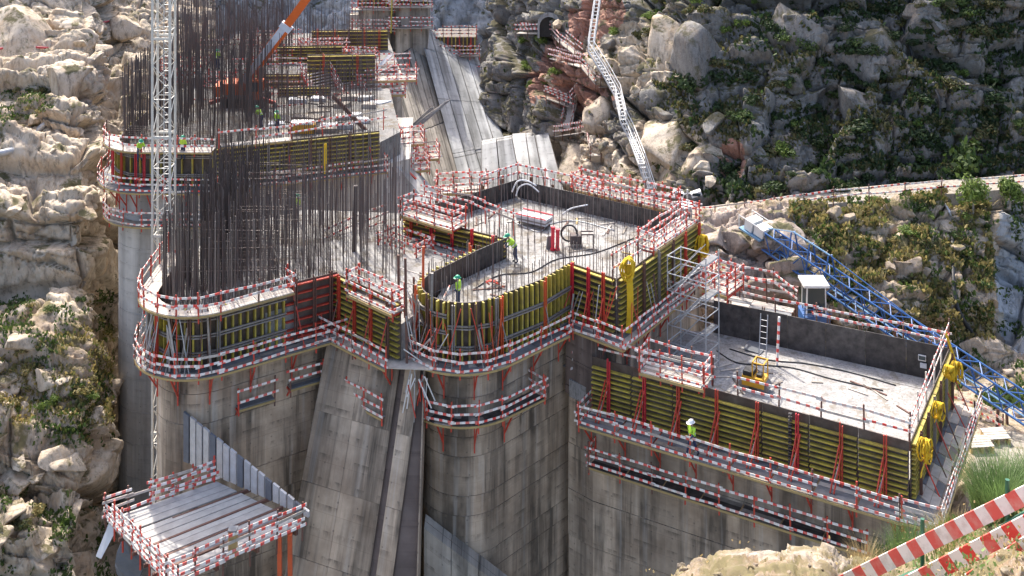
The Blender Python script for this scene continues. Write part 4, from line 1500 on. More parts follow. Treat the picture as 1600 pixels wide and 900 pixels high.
walkway('striped walkway round the foot of the red ribbed formwork', dw[:-1], ZW, 1.5, 0, spacing=1.6, mat='stripe_new', drop=1.6, every=1.4)
walkway('lower striped walkway round the pale round pier', dw[1:-1], ZW - 2.7, 1.1, 0, spacing=1.6, mat='stripe', deckmat='plank', bracket=False)
walkway('top deck of pale boards round the red ribbed formwork', dw[1:-1], ZT - .25, 1.2, -.1, rails=(1.0, .5), spacing=1.5, mat='stripe_new', pale=.9, bracket=False, nplank=3, step=1.0)
walkway('pale board deck with striped rails above the long back formwork', [(-22.4, 90.4), (-17.2, 92.2)], ZT - .1, .9, -.4, rails=(1.1, .55), spacing=2.4, mat='stripe_new', pale=.8, bracket=False, nplank=3)
gr = thing('guard_rail', 'striped guard rail before the cluttered back floor', 'railing', (-15, 93, ZT))
rail_run(gr, [(-17.2, 92.3, ZT - .2), (-10.3, 94.8, ZT + .2)], ZT, (1.1, .55), 'stripe_new', 'red_paint', 2.2)
strap = thing('yellow_strap', 'flat yellow strap hanging on the long back formwork', 'strap', (-14.7, 92.6, ZT))
beam('strap_band', P(510, 222, -28.2) + Vector((0, -.75, .1)), P(510, 222, -28.2) + Vector((0, -.75, -2.2)), .30, .05, 'yellow_strap', strap, up=Vector((0, -1, 0)))
# bars on the back left pier
rb2 = thing('rebar_cage', 'dense dark curtain of bars behind the white crane mast', 'rebar', (-27, 93, ZF))
ring = offset(dw, -.4)
pts = []
for p, q in zip(ring, ring[1:]):
    L = math.hypot(q[0] - p[0], q[1] - p[1])
    k = max(1, round(L / .15))
    if p[0] > -21:
        k = max(1, round(L / .6))
    pts += [(p[0] + (q[0] - p[0]) * i / k + jit(.05), p[1] + (q[1] - p[1]) * i / k + jit(.05)) for i in range(k)]
bars(rb2, pts, ZF, 7.0, ('bar_dark',), .024, hv=.12)
pts = bar_rows([(-30.3, 93), (-27, 91.2), (-21, 91.5), (-20, 106), (-30.3, 106)], .2, 1.3, lambda x, y: .8, 12)
hoops = [((-30.4, 91.4 + k * .01), (-21.5, 91.2 + k * .01), ZF + .15 + k * .16) for k in range(14)]
bar_stuff('bar_thicket', pts, ZF, 7.2, 'bar_dark', rb2, .024, .15, hoops)
# clutter on the back floor
ck = random.Random(4)
for k in range(26):
    x, y = ck.uniform(-20.5, -11.5), ck.uniform(96, 107)
    z = ZF
    if ck.random() < .5:
        o = slab('timber_stack', [(x, y, z + .35), (x + ck.uniform(.8, 1.8), y + ck.uniform(-.3, .3), z + .35), (x + ck.uniform(.8, 1.6), y + .8, z + .35), (x + .1, y + .9, z + .35)], .37, (mk := ck.choice(('plank_pale', 'tarp_white', 'plank', 'galv_steel'))), None)
        lab = {'plank_pale': 'pale timber stack', 'tarp_white': 'white wrapped stack', 'plank': 'brown timber stack', 'galv_steel': 'grey steel stack'}[mk] + ' on the back floor ' + ('near the generator' if x < -15 else 'near the zigzag stair')
        tag(o, lab, 'stack', lab.replace('stack', 'stacks'))
    else:
        o = slab('plywood_sheet', [(x, y, z + .10), (x + ck.uniform(1, 2), y + ck.uniform(-.5, .5), z + .10), (x + ck.uniform(1, 2), y + 1.0, z + .10), (x, y + 1.0, z + .10)], .11, (mk := ck.choice(('plywood_black', 'tarp_white', 'plank'))), None)
        lab = {'plywood_black': 'black', 'tarp_white': 'white', 'plank': 'brown'}[mk] + ' flat sheet lying on the back floor ' + ('near the generator' if x < -15 else 'near the zigzag stair')
        tag(o, lab, 'sheet', lab.replace('sheet', 'sheets'))
ge = thing('generator', 'orange and white generator box on the cluttered back floor', 'machine', (-17.3, 97.5, ZF))
g0 = P(474, 207, ZF)
gcs = slab('casing', [g0 + Vector((-.95, -.4, .75)), g0 + Vector((.95, -.4, .75)), g0 + Vector((.95, .5, .75)), g0 + Vector((-.95, .5, .75))], .76, 'machine_yellow', ge)
slab('lid', [g0 + Vector((-1.0, -.45, .9)), g0 + Vector((.85, -.45, .9)), g0 + Vector((.85, .55, .9)), g0 + Vector((-1.0, .55, .9))], .147, 'white_paint', gcs)
beam('end_plate', g0 + Vector((.953, -.38, .36)), g0 + Vector((1.0, -.38, .36)), .7, .5, 'black_rubber', gcs)

# ------------------------------------------------------------------ blocks further back
eb = thing('upper_back_block', 'concrete block stepping up behind the cluttered back floor', 'dam block', (-20, 116, -64))
lifts(eb, [(-31, 112), (-13.2, 112.4), (-11.0, 118), (-14, 132), (-31, 132)], -29.6, -64, 2.5, 'concrete_grey')
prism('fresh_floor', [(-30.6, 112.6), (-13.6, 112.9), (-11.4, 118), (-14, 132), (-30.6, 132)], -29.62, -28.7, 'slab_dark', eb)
form_h('yellow beam formwork at the back beside the orange crane', (-25.5, 111.6), (-18.8, 111.8), -30.3, -28.1, 7, 2.0, ('rust_steel',), props=0)
form_h('higher yellow beam formwork above the steep striped stair', (-19.4, 112.2), (-13.0, 112.6), -29.4, -26.4, 8, 2.6, ('red_paint',), props=0)
walkway('striped walkway below the back formwork beside the orange crane', [(-25.5, 111.5), (-18.2, 111.7)], -30.4, 1.2, 0, spacing=2.4, mat='stripe', bracket=True)
walkway('lower striped walkway behind the cluttered back floor', [(-25.5, 110.6), (-17.2, 110.8)], -31.0, 1.4, 1.4, spacing=2.4, mat='stripe', bracket=False)
gr = thing('guard_rail', 'double striped guard rail above the back formwork by the orange crane', 'railing', (-22, 113, -28))
rail_run(gr, [(-26.5, 113.2, -28.6), (-18.5, 113.3, -28.6)], 0, (1.6, 1.1, .6), 'stripe', 'rust_steel', 2.0)
gr = thing('guard_rail', 'long striped guard rail high on the upper back block', 'railing', (-26, 121, -28))
rail_run(gr, [(-32, 122, -28.7), (-17.5, 122.5, -28.7)], 0, (1.5, 1.0, .5), 'stripe', 'rust_steel', 2.0)
cage_platform('striped platform high behind the crane mast', PD(290, 108, 118), (1, .03), 4.6, 1.4, PD(290, 108, 118).z, mat='stripe_new')
cage_platform('lower striped platform behind the crane mast', PD(285, 128, 117), (1, .03), 4.0, 1.2, PD(285, 128, 117).z, mat='stripe_new')
rb3 = thing('rebar_cage', 'dense dark bars rising from the upper back block', 'rebar', (-28, 118, -28.7))
pts = bar_rows([(-33, 114), (-24.5, 113.5), (-22, 126), (-36, 128)], .2, 1.6, lambda x, y: .85, 21)
bar_stuff('bar_thicket', pts, -28.7, 6.8, 'bar_dark', rb3, .03, .3)
pts = bar_rows([(-24, 116), (-13.5, 116), (-14, 128), (-22, 128)], .3, 1.8, lambda x, y: .6, 22)
bar_stuff('bar_thicket', pts, -28.7, 5.0, 'bar_dark', rb3, .022, .3)
# steep striped stairs stepping down the block edges
def ramp_platform(label, a, b, W, n=5, mat='stripe_new'):
    """inclined access stair with striped rails on both sides"""
    a, b = Vector(a), Vector(b)
    d = b - a
    h = Vector((d.x, d.y, 0)).normalized()
    s = Vector((h.y, -h.x, 0))
    t = thing('access_stair', label, 'stair', b)
    for g in (-.5, .5):
        beam('stringer', a + s * (g * W), b + s * (g * W), .08, .2, 'red_paint', t)
        rail_run(t, [a + s * (g * W), b + s * (g * W)], 0, (1.05, .7, .35), mat, 'red_paint', 1.2)
    k = max(3, int(d.length / .32))
    for i in range(k):
        c = a + d * ((i + .5) / k)
        slab('tread', [c - s * (W * .48) - h * .13, c + s * (W * .48) - h * .13, c + s * (W * .48) + h * .13, c - s * (W * .48) + h * .13], .04, 'plank_pale', t)
    return t


ramp_platform('steep red striped stair below the higher yellow formwork', PD(492, 112, 111.5), PD(518, 160, 109.5), 3.0)
ramp_platform('wide striped stair zigzagging beside the cluttered back floor', PD(556, 172, 106.5), PD(604, 225, 102.5), 3.2)
cage_platform('striped landing at the edge of the cluttered back floor', PD(574, 176, 108), (1, -.1), 4.2, 2.0, PD(574, 186, 108).z, spacing=1.0, mat='stripe_new')
cage_platform('large striped platform beside the ribbed far face', PD(605, 124, 113), (1, .1), 5.6, 1.7, PD(605, 122, 113).z, spacing=1.0, mat='stripe_new')
cage_platform('second striped platform right under the large one by the ribbed face', PD(592, 148, 112), (1, .1), 5.0, 1.5, PD(592, 145, 112).z, mat='stripe')
cage_platform('striped platform at the end of the back floor over the red beam', PD(628, 222, 101), (1, .25), 3.6, 1.6, PD(628, 222, 101).z, spacing=1.0, mat='stripe_new')
cage_platform('lowest striped platform at the foot of the red beam', PD(646, 262, 99), (1, .35), 2.4, 1.6, PD(646, 262, 99).z, spacing=.9, mat='stripe_new')
rbm = thing('raking_beam', 'long red raking beam down the edge of the back left pier', 'beam', PD(640, 275, 97))
beam('web', PD(520, 150, 99), PD(640, 275, 97), .14, .32, 'rust_steel', rbm)
beam('flange', PD(594, 227, 97.6), PD(650, 280, 96.6), .22, .12, 'red_paint', rbm)
wv = thing('slope_wall', 'sloping concrete end of the back left pier under the striped platforms', 'wall', (-9, 97, -45))
q = [PD(590, 262, 95.5), PD(622, 262, 95.5), PD(690, 345, 94), PD(590, 345, 94)]
V = [v - q[0] for v in q] + [v - q[0] + Vector((0, 4, 0)) for v in q]
meshobj('wall_face', mesh_from('wall_face', V, [(3, 2, 1, 0), (4, 5, 6, 7), (0, 1, 5, 4), (1, 2, 6, 5), (2, 3, 7, 6), (3, 0, 4, 7)], 'concrete_pale', [(v.x * 1.0, v.z) for fc in [(3, 2, 1, 0), (4, 5, 6, 7), (0, 1, 5, 4), (1, 2, 6, 5), (2, 3, 7, 6), (3, 0, 4, 7)] for v in [V[i] for i in fc]]), wv, Matrix.Translation(q[0]))

# far sloping dam face, in bays with open joints
fd = thing('far_dam_face', 'pale sloping downstream face with upright joints in the background', 'dam face', (-5, 120, -64))


def patch(par, name, A, B, C, D, us, vs, mat, gap=.06, depth=1.2, bk='concrete_dark'):
    """A B top edge, D C bottom edge"""
    A, B, C, D = map(Vector, (A, B, C, D))
    pt = lambda u, v: (A + (B - A) * u) * (1 - v) + (D + (C - D) * u) * v
    for i in range(len(us) - 1):
        for j in range(len(vs) - 1):
            W = (B - A).length; H = (D - A).length
            u0, u1, v0, v1 = us[i] + gap / W, us[i + 1] - gap / W, vs[j] + gap / H, vs[j + 1] - gap / H
            q = [pt(u0, v0), pt(u1, v0), pt(u1, v1), pt(u0, v1)]
            o = Vector((0, .05 * ((i * 5 + j * 3) % 4), 0))
            q = [v + o for v in q]
            V = [v - q[0] for v in q] + [v - q[0] + Vector((0, depth, 0)) for v in q]
            Fc = [(3, 2, 1, 0), (4, 5, 6, 7), (0, 1, 5, 4), (1, 2, 6, 5), (2, 3, 7, 6), (3, 0, 4, 7)]
            co = [(u0 * W, -v0 * H), (u1 * W, -v0 * H), (u1 * W, -v1 * H), (u0 * W, -v1 * H)]
            uv = [co[x % 4] for fc in Fc for x in fc]
            meshobj(name, mesh_from(name, V, Fc, mat, uv), par, Matrix.Translation(q[0]))
    nu, nv = len(us), len(vs)
    V = [pt(u, v) - A + Vector((0, .6, 0)) for v in vs for u in us]
    Fc = [(j * nu + i, j * nu + i + 1, j * nu + nu + i + 1, j * nu + nu + i) for j in range(nv - 1) for i in range(nu - 1)]
    meshobj('backing', mesh_from('backing', V, Fc, bk, [(0, 0)] * (4 * len(Fc))), par, Matrix.Translation(A))


patch(fd, 'face_panel', PD(652, 40, 141), PD(742, 78, 143), PD(815, 300, 121), PD(735, 345, 117), [0, .22, .42, .60, .80, 1], [0, .13, .42, .70, .72, 1], 'concrete_far')
fd2 = thing('far_ribbed_face', 'ribbed dark streaked dam face left of the pale sloping face', 'dam face', (-9, 118, -64))
patch(fd2, 'rib', PD(560, 130, 126), PD(665, 60, 141.5), PD(742, 345, 117.5), PD(640, 345, 108), [0, .12, .22, .30, .38, .46, .54, .62, .70, .78, .86, .93, 1], [0, .5, 1], 'concrete_grey', .1)
ab = thing('abutment_block', 'pale concrete abutment slab below the red spoil heap', 'concrete slab', PD(830, 290, 118))
patch(ab, 'slab_panel', PD(800, 214, 122), PD(858, 212, 120), PD(885, 312, 112), PD(806, 312, 113), [0, .38, .62, 1], [0, 1], 'concrete_far', .05)
patch(fd, 'face_panel', PD(752, 225, 119), PD(800, 216, 117), PD(822, 330, 110), PD(752, 340, 112), [0, .5, 1], [0, .5, 1], 'concrete_far')

# far pier tops with their shutters
def far_top(label, px0, px1, py0, py1, Y, rows=2, body=None, ply='plywood', curved=False):
    a, b = PD(px0, py1, Y), PD(px1, py1, Y)
    zt, zb = PD(px0, py0, Y).z, a.z
    t = thing('far_pier', label, 'pier', (a.x + (b.x - a.x) / 2, Y, zb))
    prism('concrete_shaft', [(a.x, Y), (b.x, Y), (b.x, Y + 5), (a.x, Y + 5)], zb - (body or 8), zb, 'concrete_grey', t)
    prism('shutter', [(a.x - .1, Y - .1), (b.x + .1, Y - .1), (b.x + .1, Y + 5), (a.x - .1, Y + 5)], zb - .1, zt, ply, t)
    n = max(4, round((b.x - a.x) / .45))
    for i in range(n + 1):
        x = a.x + (b.x - a.x) * i / n
        beam('yellow_beam' if i % 3 else 'soldier', (x, Y - .2, zb - .1), (x, Y - .2, zt + .1), .12, .16, 'yellow_beam' if i % 3 else 'red_paint', t)
    return t, a, b, zt, zb


for lab, x0, x1, y0, y1, Y, bd in (('far pier top with a striped platform left of the yellow hanging line', 560, 610, -22, 12, 138, 12),
                                   ('far pier top with a striped platform right of the yellow hanging line', 618, 668, -26, 8, 138, 13),
                                   ('far pier top standing on the pale sloping face', 682, 742, 58, 84, 141, 4)):
    t, a, b, zt, zb = far_top(lab, x0, x1, y0, y1, Y, 2, bd)
    for dz in (0, -2.4):
        rail_run(t, [(a.x - .6, Y - 1.2, zb + dz), (b.x + .6, Y - 1.2, zb + dz)], 0, (1.2, .75, .3), 'stripe', 'red_paint', 1.1)
        slab('deck_plank', [(a.x - .7, Y - 1.3, zb + dz), (b.x + .7, Y - 1.3, zb + dz), (b.x + .7, Y - .1, zb + dz), (a.x - .7, Y - .1, zb + dz)], .1, 'plank', t)
    rail_run(t, [(a.x - .2, Y + .4, zt), (b.x + .2, Y + .4, zt)], 0, (1.2, .75, .3), 'stripe', 'red_paint', 1.1)
fb = thing('far_wall', 'grey concrete wall under the far pier tops', 'wall', PD(590, 60, 140))
patch(fb, 'wall_panel', PD(545, 22, 140), PD(662, 18, 140), PD(668, 140, 137), PD(540, 140, 137), [0, .2, .4, .52, .64, .76, .88, 1], [0, .5, 1], 'concrete_grey', .08)
yl = thing('hanging_line', 'yellow line hanging between the two far pier tops', 'line', PD(612, 50, 136))
tube('line_cable', PD(613, -20, 136), PD(611, 52, 136), .09, 'yellow_beam', yl)

# bench of old concrete between, filling the gorge behind the bars
bench = thing('gorge_fill', 'shaded concrete mass in the gorge behind the centre pier', 'dam block', (-5, 100, -64))
prism('mass', [(-12, 96.5), (1, 96), (8, 100), (8, 112), (-12, 112)], -64, -42, 'concrete_grey', bench)

# inclined wall at the foot of the centre pier
patch(TOE, 'wall_slab', PD(662, 824, 62.3), PD(806, 936, 61.6), PD(806, 1150, 61.6), PD(662, 1150, 62.3), [0, .3, .6, 1], [0, 1], 'concrete_grey', .02)

# more of the stepped clutter behind: rails, shutters and bars over the back floor
rb4 = thing('rebar_cage', 'sparse bars standing over the cluttered back floor', 'rebar', (-16, 100, ZF))
pts = bar_rows([(-22, 94), (-11.5, 96.5), (-12, 110), (-24, 110)], .28, 1.5, lambda x, y: .75, 31)
bar_stuff('bar_thicket', pts, ZF, 3.6, 'bar_dark', rb4, .02, .4)
for lab, x0, y0, x1, y1, Y in (('striped guard rail across the middle of the back floor', 345, 196, 470, 186, 104.5), ('striped guard rail in front of the orange crane', 300, 178, 372, 176, 107), ('striped guard rail beside the generator', 452, 182, 545, 176, 107.5),
                               ('striped guard rail on the stepped edge above the generator', 395, 150, 478, 148, 110), ('striped guard rail high beside the steep red stair', 545, 108, 640, 104, 117)):
    g_ = thing('guard_rail', lab, 'railing', PD((x0 + x1) / 2, y0, Y))
    rail_run(g_, [PD(x0, y0, Y), PD(x1, y1, Y + .5)], 0, (1.3, .8, .3), 'stripe_new', 'red_paint', 1.7, .6)
form_h('low yellow beam formwork step behind the back floor guard rail', (-21.5, 108.6), (-16.6, 108.9), -30.2, -28.5, 6, 1.8, ('rust_steel',), props=0)
cage_platform('striped platform hung on the stepped edge by the steep red stair', PD(530, 168, 108), (1, -.2), 3.4, 1.4, PD(530, 168, 108).z, spacing=1.0, mat='stripe_new')
cage_platform('striped platform between the zigzag stair and the raking beam', PD(585, 206, 104), (1, -.2), 3.6, 1.6, PD(585, 206, 104).z, spacing=1.0, mat='stripe_new')
cage_platform('small striped platform halfway down the sloping concrete end', PD(668, 238, 101), (1, .2), 1.8, 1.4, PD(668, 244, 101).z, spacing=.9, mat='stripe_new')
tg = thing('tube_bundle', 'bundle of grey tubes slanting against the pale sloping face', 'tubes', PD(655, 190, 112))
for k in range(9):
    a = PD(632 + k * 3.5, 206 - k * 1.5, 113)
    tube('scaffold_tube', a, a + Vector((2.6, .8, 2.0 + jit(.2))), .05, 'grey_steel', tg)
slab('plank_slide', [PD(608, 84, 118), PD(614, 86, 118), PD(592, 108, 116), PD(587, 105, 116)], .08, 'galv_steel', tg)

for lab, x0, x1, Y, z0, z1 in (('dim yellow formwork row among the highest bars', -23.5, -17.0, 118.5, -28.75, -27.0), ('yellow formwork row at the head of the upper back block', -21.0, -13.0, 124.0, -28.75, -26.6)):
    form_h(lab, (x0, Y), (x1, Y + .3), z0, z1, 6, 1.6, ('rust_steel', 'red_paint'), props=0)
for lab, x, y, Y, L in (('striped platform among the highest bars by the orange boom', 425, 92, 119, 4.2), ('striped platform above the dim yellow formwork row', 505, 78, 122, 5.0), ('striped platform at the head of the ribbed face', 560, 92, 121, 3.6), ('small striped platform behind the orange crane', 345, 132, 112, 2.6)):
    c = PD(x, y, Y)
    cage_platform(lab, c, (1, .05), L, 1.5, c.z, spacing=1.1, mat='stripe_new')
ramp_platform('second steep striped stair beside the higher yellow formwork', PD(540, 128, 112), PD(562, 172, 109), 2.2)
for lab, x0, y0, x1, y1, Y in (('striped guard rail far behind the orange boom', 380, 70, 470, 66, 126), ('striped guard rail along the foot of the grey far wall', 470, 104, 560, 98, 120), ('striped guard rail under the steep red stair', 400, 172, 500, 166, 108.5)):
    g_ = thing('guard_rail', lab, 'railing', PD((x0 + x1) / 2, y0, Y))
    rail_run(g_, [PD(x0, y0, Y), PD(x1, y1, Y + .5)], 0, (1.4, .9, .4), 'stripe_new', 'red_paint', 1.5, .6)

# ------------------------------------------------------------------ white tower crane mast
MX, MY = -21.35, 72.6
ms = thing('crane_mast', 'tall white lattice tower crane mast beside the left pier', 'crane', (MX, MY, -49))
lattice(ms, (MX, MY, -49), (MX, MY, -4), 1.08, 1.08, 1.05, 'cream_paint', 'cream_paint', .06, .026, 'zig_ring')
for z in np.arange(-46, -5, 6.0):
    for s in (-.54, .54):
        beam('collar', (MX - .62, MY + s, z), (MX + .62, MY + s, z), .08, .14, 'cream_paint', ms)
ladder(None, (MX + .1, MY + .2, -48), (MX + .1, MY + .2, -5), .3, (1, 0, 0), ms, .45, 'galv_steel')

# ------------------------------------------------------------------ lower deck on the left
zD = -36.2
A_, B_, C_, D_ = P(166, 812, zD), P(338, 752, zD), P(474, 818, zD), P(262, 912, zD)
ld = thing('lower_deck', 'sunlit plank deck with striped rails at the foot of the crane mast', 'platform', A_)
nb = 12
gaps = {6: .0, 11: 0, 16: 0}
for i in range(nb):
    f0, f1 = i / nb + .003, (i + 1) / nb - .003
    if i in (3, 6, 8, 10):
        f0 += .02
    q = [A_ + (D_ - A_) * f0, B_ + (C_ - B_) * f0, B_ + (C_ - B_) * f1, A_ + (D_ - A_) * f1]
    zz = jit(.015)
    slab('deck_plank', [v + Vector((0, 0, zz)) for v in q], .06, 'plank_grey' if i < 9 or i == 10 else 'tarp_dark', ld)
for f in (.285, .51, .69, .83):
    a, b = A_ + (D_ - A_) * f, B_ + (C_ - B_) * f
    d = (b - a).normalized()
    beam('steel_channel', a - d * .2 + Vector((0, 0, -.08)), b + d * (.9 if f < .6 else .4) + Vector((0, 0, -.04)), .12, .16, 'rust_steel', ld)
for f in (.05, .35, .65, .95):
    a, b = A_ + (B_ - A_) * f, D_ + (C_ - D_) * f
    beam('joist', a + Vector((0, 0, -.28)), b + Vector((0, 0, -.28)), .15, .3, 'rust_steel', ld)
rail_run(ld, [A_ + Vector((0, 0, .02)), B_ + (B_ - A_) * -.02], 0, (1.1, .8, .5, .2), 'stripe_new', 'red_paint', 1.0, .6, .13)
rail_run(ld, [A_, D_ + (D_ - A_) * .15], 0, (1.1, .8, .5, .2), 'stripe_new', 'red_paint', .9, .6, .13)
rail_run(ld, [D_ + (C_ - D_) * .0 + Vector((0, -.3, 0)), C_ + Vector((0, -.3, 0))], 0, (1.1, .75, .4, .1), 'stripe_new', 'rust_steel', 1.5, .6, .14)
for f in (.80,):
    a = D_ + (C_ - D_) * f
    for s in (0, .5):
        beam('leg', a + Vector((s, .4, -.2)), a + Vector((s, .6, -6)), .2, .2, 'orange_paint', ld)
# ribbed side panel climbing behind the deck
rpn = thing('ribbed_panel', 'grey ribbed side panel sloping down behind the sunlit deck', 'panel', C_)
C0 = P(284, 726, zD) + Vector((0, .3, 0)); C1 = C_ + Vector((.25, .35, 0))
n = 18
for i in range(n):
    f0, f1 = i / n, (i + 1) / n - .012
    a, b = C0 + (C1 - C0) * f0, C0 + (C1 - C0) * f1
    h0, h1 = 2.35 * (1 - f0) + .25, 2.35 * (1 - f1) + .25
    off = .04 * (i % 2)
    V = [a, b, b + Vector((0, 0, h1)), a + Vector((0, 0, h0))]
    V = [v + Vector((0, off, 0)) for v in V]
    V = [v - a for v in V] + [v - a + Vector((.05, .12, 0)) for v in V]
    meshobj('panel_strip', mesh_from('panel_strip', V, [(3, 2, 1, 0), (4, 5, 6, 7), (0, 1, 5, 4), (1, 2, 6, 5), (2, 3, 7, 6), (3, 0, 4, 7)], 'tarp_dark' if i % 4 == 0 else 'galv_steel'), rpn, Matrix.Translation(a))
bx_ = P(364, 868, zD)
bx = thing('timber_crate', 'small upright timber crate at the railing of the sunlit deck', 'crate', bx_)
crs = beam('crate_side', bx_, bx_ + Vector((0, 0, 1.2)), .36, .36, 'timber_yellow', bx)
beam('crate_lid', bx_ + Vector((0, 0, 1.2)), bx_ + Vector((0, 0, 1.26)), .42, .42, 'tarp_dark', crs)
bgp = PD(175, 880, 56)
bag = thing('hanging_tarpaulin', 'dark tarpaulin hanging at the outer corner of the sunlit deck', 'tarpaulin', bgp)
V, Fc = [], []
for i in range(7):
    for k in range(8):
        a = 2 * math.pi * k / 8
        r = (.25 + .5 * math.sin(math.pi * (i + .5) / 7)) * (1 + .25 * math.sin(k * 2.3 + i))
        V.append((r * math.cos(a), r * .6 * math.sin(a), .9 - i * .42))
for i in range(6):
    for k in range(8):
        Fc.append((i * 8 + k, i * 8 + (k + 1) % 8, i * 8 + 8 + (k + 1) % 8, i * 8 + 8 + k))
Fc += [tuple(range(7, -1, -1)), tuple(range(48, 56))]
meshobj('tarpaulin_fold', mesh_from('tarpaulin_fold', V, Fc, 'tarp_dark'), bag, Matrix.Translation(bgp + Vector((.6, 1.0, 0))))
q = [PD(172, 812, 57.6), PD(182, 826, 57.3), PD(158, 872, 57.3), PD(150, 868, 57.6)]
slab('shield_panel', q, .05, 'tarp_white', bag)

# ------------------------------------------------------------------ blue crane boom on the right
bb = thing('crane_boom', 'long blue lattice crane boom lowered behind the right block', 'crane boom', PD(1500, 580, 74))
b0, b1 = PD(1200, 374, 85.5), PD(1680, 690, 68.5)
lattice(bb, b0, b1, 1.1, 1.3, 1.6, 'blue_paint', 'blue_paint', .058, .042, 'warren', False)
dl = (b1 - b0).normalized()
up_ = Vector((0, 0, 1))
sd = Vector((dl.y, -dl.x, 0)).normalized()
for s in (-.6, .6):                                        # pale walkway strip along the lower chord
    beam('catwalk', b0 + sd * s * .6 + up_ * -.75, b1 + sd * s * .6 + up_ * -.75, .16, .04, 'light_blue', bb)
for f in (.10, .17, .24):                                  # gantry posts of the jib
    a = b0 + (b1 - b0) * f
    for s in (-.65, .65):
        tube('gantry_post', a + sd * s, a + sd * s * .3 + up_ * 1.7, .06, 'blue_paint', bb)
tube('gantry_post', b0 + (b1 - b0) * .10 + up_ * 1.7, b0 + (b1 - b0) * .24 + up_ * 1.7, .06, 'light_blue', bb)
tube('tie_rod', b0 + (b1 - b0) * .24 + up_ * 1.7, b0 + (b1 - b0) * .62 + up_ * .8, .035, 'blue_paint', bb)
tube('tie_rod', b0 + (b1 - b0) * .10 + up_ * 1.7, b0 + up_ * .8, .035, 'light_blue', bb)
# counter jib end in white
t0 = b0 - dl * .2
slab('end_deck', [t0 - dl * 1.9 + sd * .8, t0 - dl * 1.9 - sd * .8, t0 - sd * .75, t0 + sd * .75], .12, 'light_blue', bb)
beam('ballast', t0 - dl * 1.5 + up_ * .45, t0 - dl * .8 + up_ * .45, 1.2, .8, 'white_paint', bb)
beam('ballast', t0 - dl * .65 + up_ * .4, t0 + dl * .15 + up_ * .4, 1.1, .65, 'white_paint', bb)
for s in (-.75, .75):
    tube('end_rail', t0 - dl * 1.9 + sd * s + up_ * .9, t0 + sd * s + up_ * .9, .03, 'white_paint', bb)
    tube('end_rail', t0 - dl * 1.9 + sd * s, t0 - dl * 1.9 + sd * s + up_ * .9, .03, 'white_paint', bb)
for f, gp in ((.04, 1.6), (.45, 3.2), (.8, 3.0)):          # trestles it rests on
    a = b0 + (b1 - b0) * f + up_ * -.8
    for s in (-.5, .5):
        beam('trestle_leg', a + sd * s, a + sd * s * 1.5 + up_ * -gp, .14, .14, 'rust_steel', bb)

# crane cab
cb = PD(1272, 485, 77.5)
cbt = thing('crane_cab', 'crane cab with white roof and blue base beside the boom', 'crane cab', cb + Vector((0, 0, -4)))
beam('tower', cb + Vector((0, .2, -5)), cb + Vector((0, .2, -.7)), .9, .9, 'blue_paint', cbt)
slab('slew_deck', [cb + Vector((-.85, -.8, -.1)), cb + Vector((.85, -.8, -.1)), cb + Vector((.85, 1.0, -.1)), cb + Vector((-.85, 1.0, -.1))], .65, 'blue_paint', cbt)
for sx in (-.62, .62):
    for sy in (-.55, .65):
        beam('cab_post', cb + Vector((sx, sy, -.1)), cb + Vector((sx * .95, sy, 1.75)), .08, .08, 'white_paint', cbt)
beam('pane', cb + Vector((-.58, -.53, .85)), cb + Vector((.58, -.53, .85)), .03, 1.6, 'glass_dark', cbt)
beam('pane', cb + Vector((-.60, -.5, .85)), cb + Vector((-.60, .6, .85)), .03, 1.6, 'glass_dark', cbt)
beam('pane', cb + Vector((.60, -.5, .85)), cb + Vector((.60, .6, .85)), .03, 1.6, 'glass_dark', cbt)
slab('roof', [cb + Vector((-.85, -.8, 1.95)), cb + Vector((.8, -.8, 1.95)), cb + Vector((.8, .85, 1.95)), cb + Vector((-.85, .85, 1.95))], .16, 'white_paint', cbt)
rail_run(cbt, [cb + Vector((-.82, -.82, -.1)), cb + Vector((.82, -.82, -.1))], 0, (.5, .25), 'blue_paint', 'blue_paint', .6, .1, .05)

# ------------------------------------------------------------------ orange telescopic crane
oc = PD(384, 163, 106)
ot = thing('mobile_crane', 'orange telescopic crane with its boom raised over the back floor', 'crane', oc)
for s in (-1.2, 1.2):
    beam('track', oc + Vector((-1.9, s, .4)), oc + Vector((1.9, s, .4)), .6, .8, 'black_rubber', ot)
slab('chassis', [oc + Vector((-1.7, -1.1, 1.1)), oc + Vector((1.7, -1.1, 1.1)), oc + Vector((1.7, 1.1, 1.1)), oc + Vector((-1.7, 1.1, 1.1))], .5, 'grey_steel', ot)
slab('upper_body', [oc + Vector((-1.9, -1.1, 2.1)), oc + Vector((1.5, -1.1, 2.1)), oc + Vector((1.5, 1.0, 2.1)), oc + Vector((-1.9, 1.0, 2.1))], .98, 'crane_orange', ot)
slab('counterweight', [oc + Vector((-2.6, -1.2, 1.9)), oc + Vector((-1.92, -1.2, 1.9)), oc + Vector((-1.92, 1.1, 1.9)), oc + Vector((-2.6, 1.1, 1.9))], .95, 'crane_orange', ot)
ocab = slab('cab', [oc + Vector((.5, -1.9, 2.6)), oc + Vector((1.6, -1.9, 2.6)), oc + Vector((1.6, -1.12, 2.6)), oc + Vector((.5, -1.12, 2.6))], 1.7, 'crane_orange', ot)
beam('cab_window', oc + Vector((.6, -1.93, 2.05)), oc + Vector((1.5, -1.93, 2.05)), .04, .8, 'glass_dark', ocab)
p0, p1, p2 = PD(368, 146, 105.5), PD(447, 42, 105.5), PD(520, -58, 105.5)
obs = beam('boom_section', p0, p1, .8, .95, 'crane_orange', ot)
beam('boom_section', p1 - (p1 - p0).normalized() * .3, p2, .62, .72, 'crane_orange', ot)
dd = (p1 - p0).normalized()
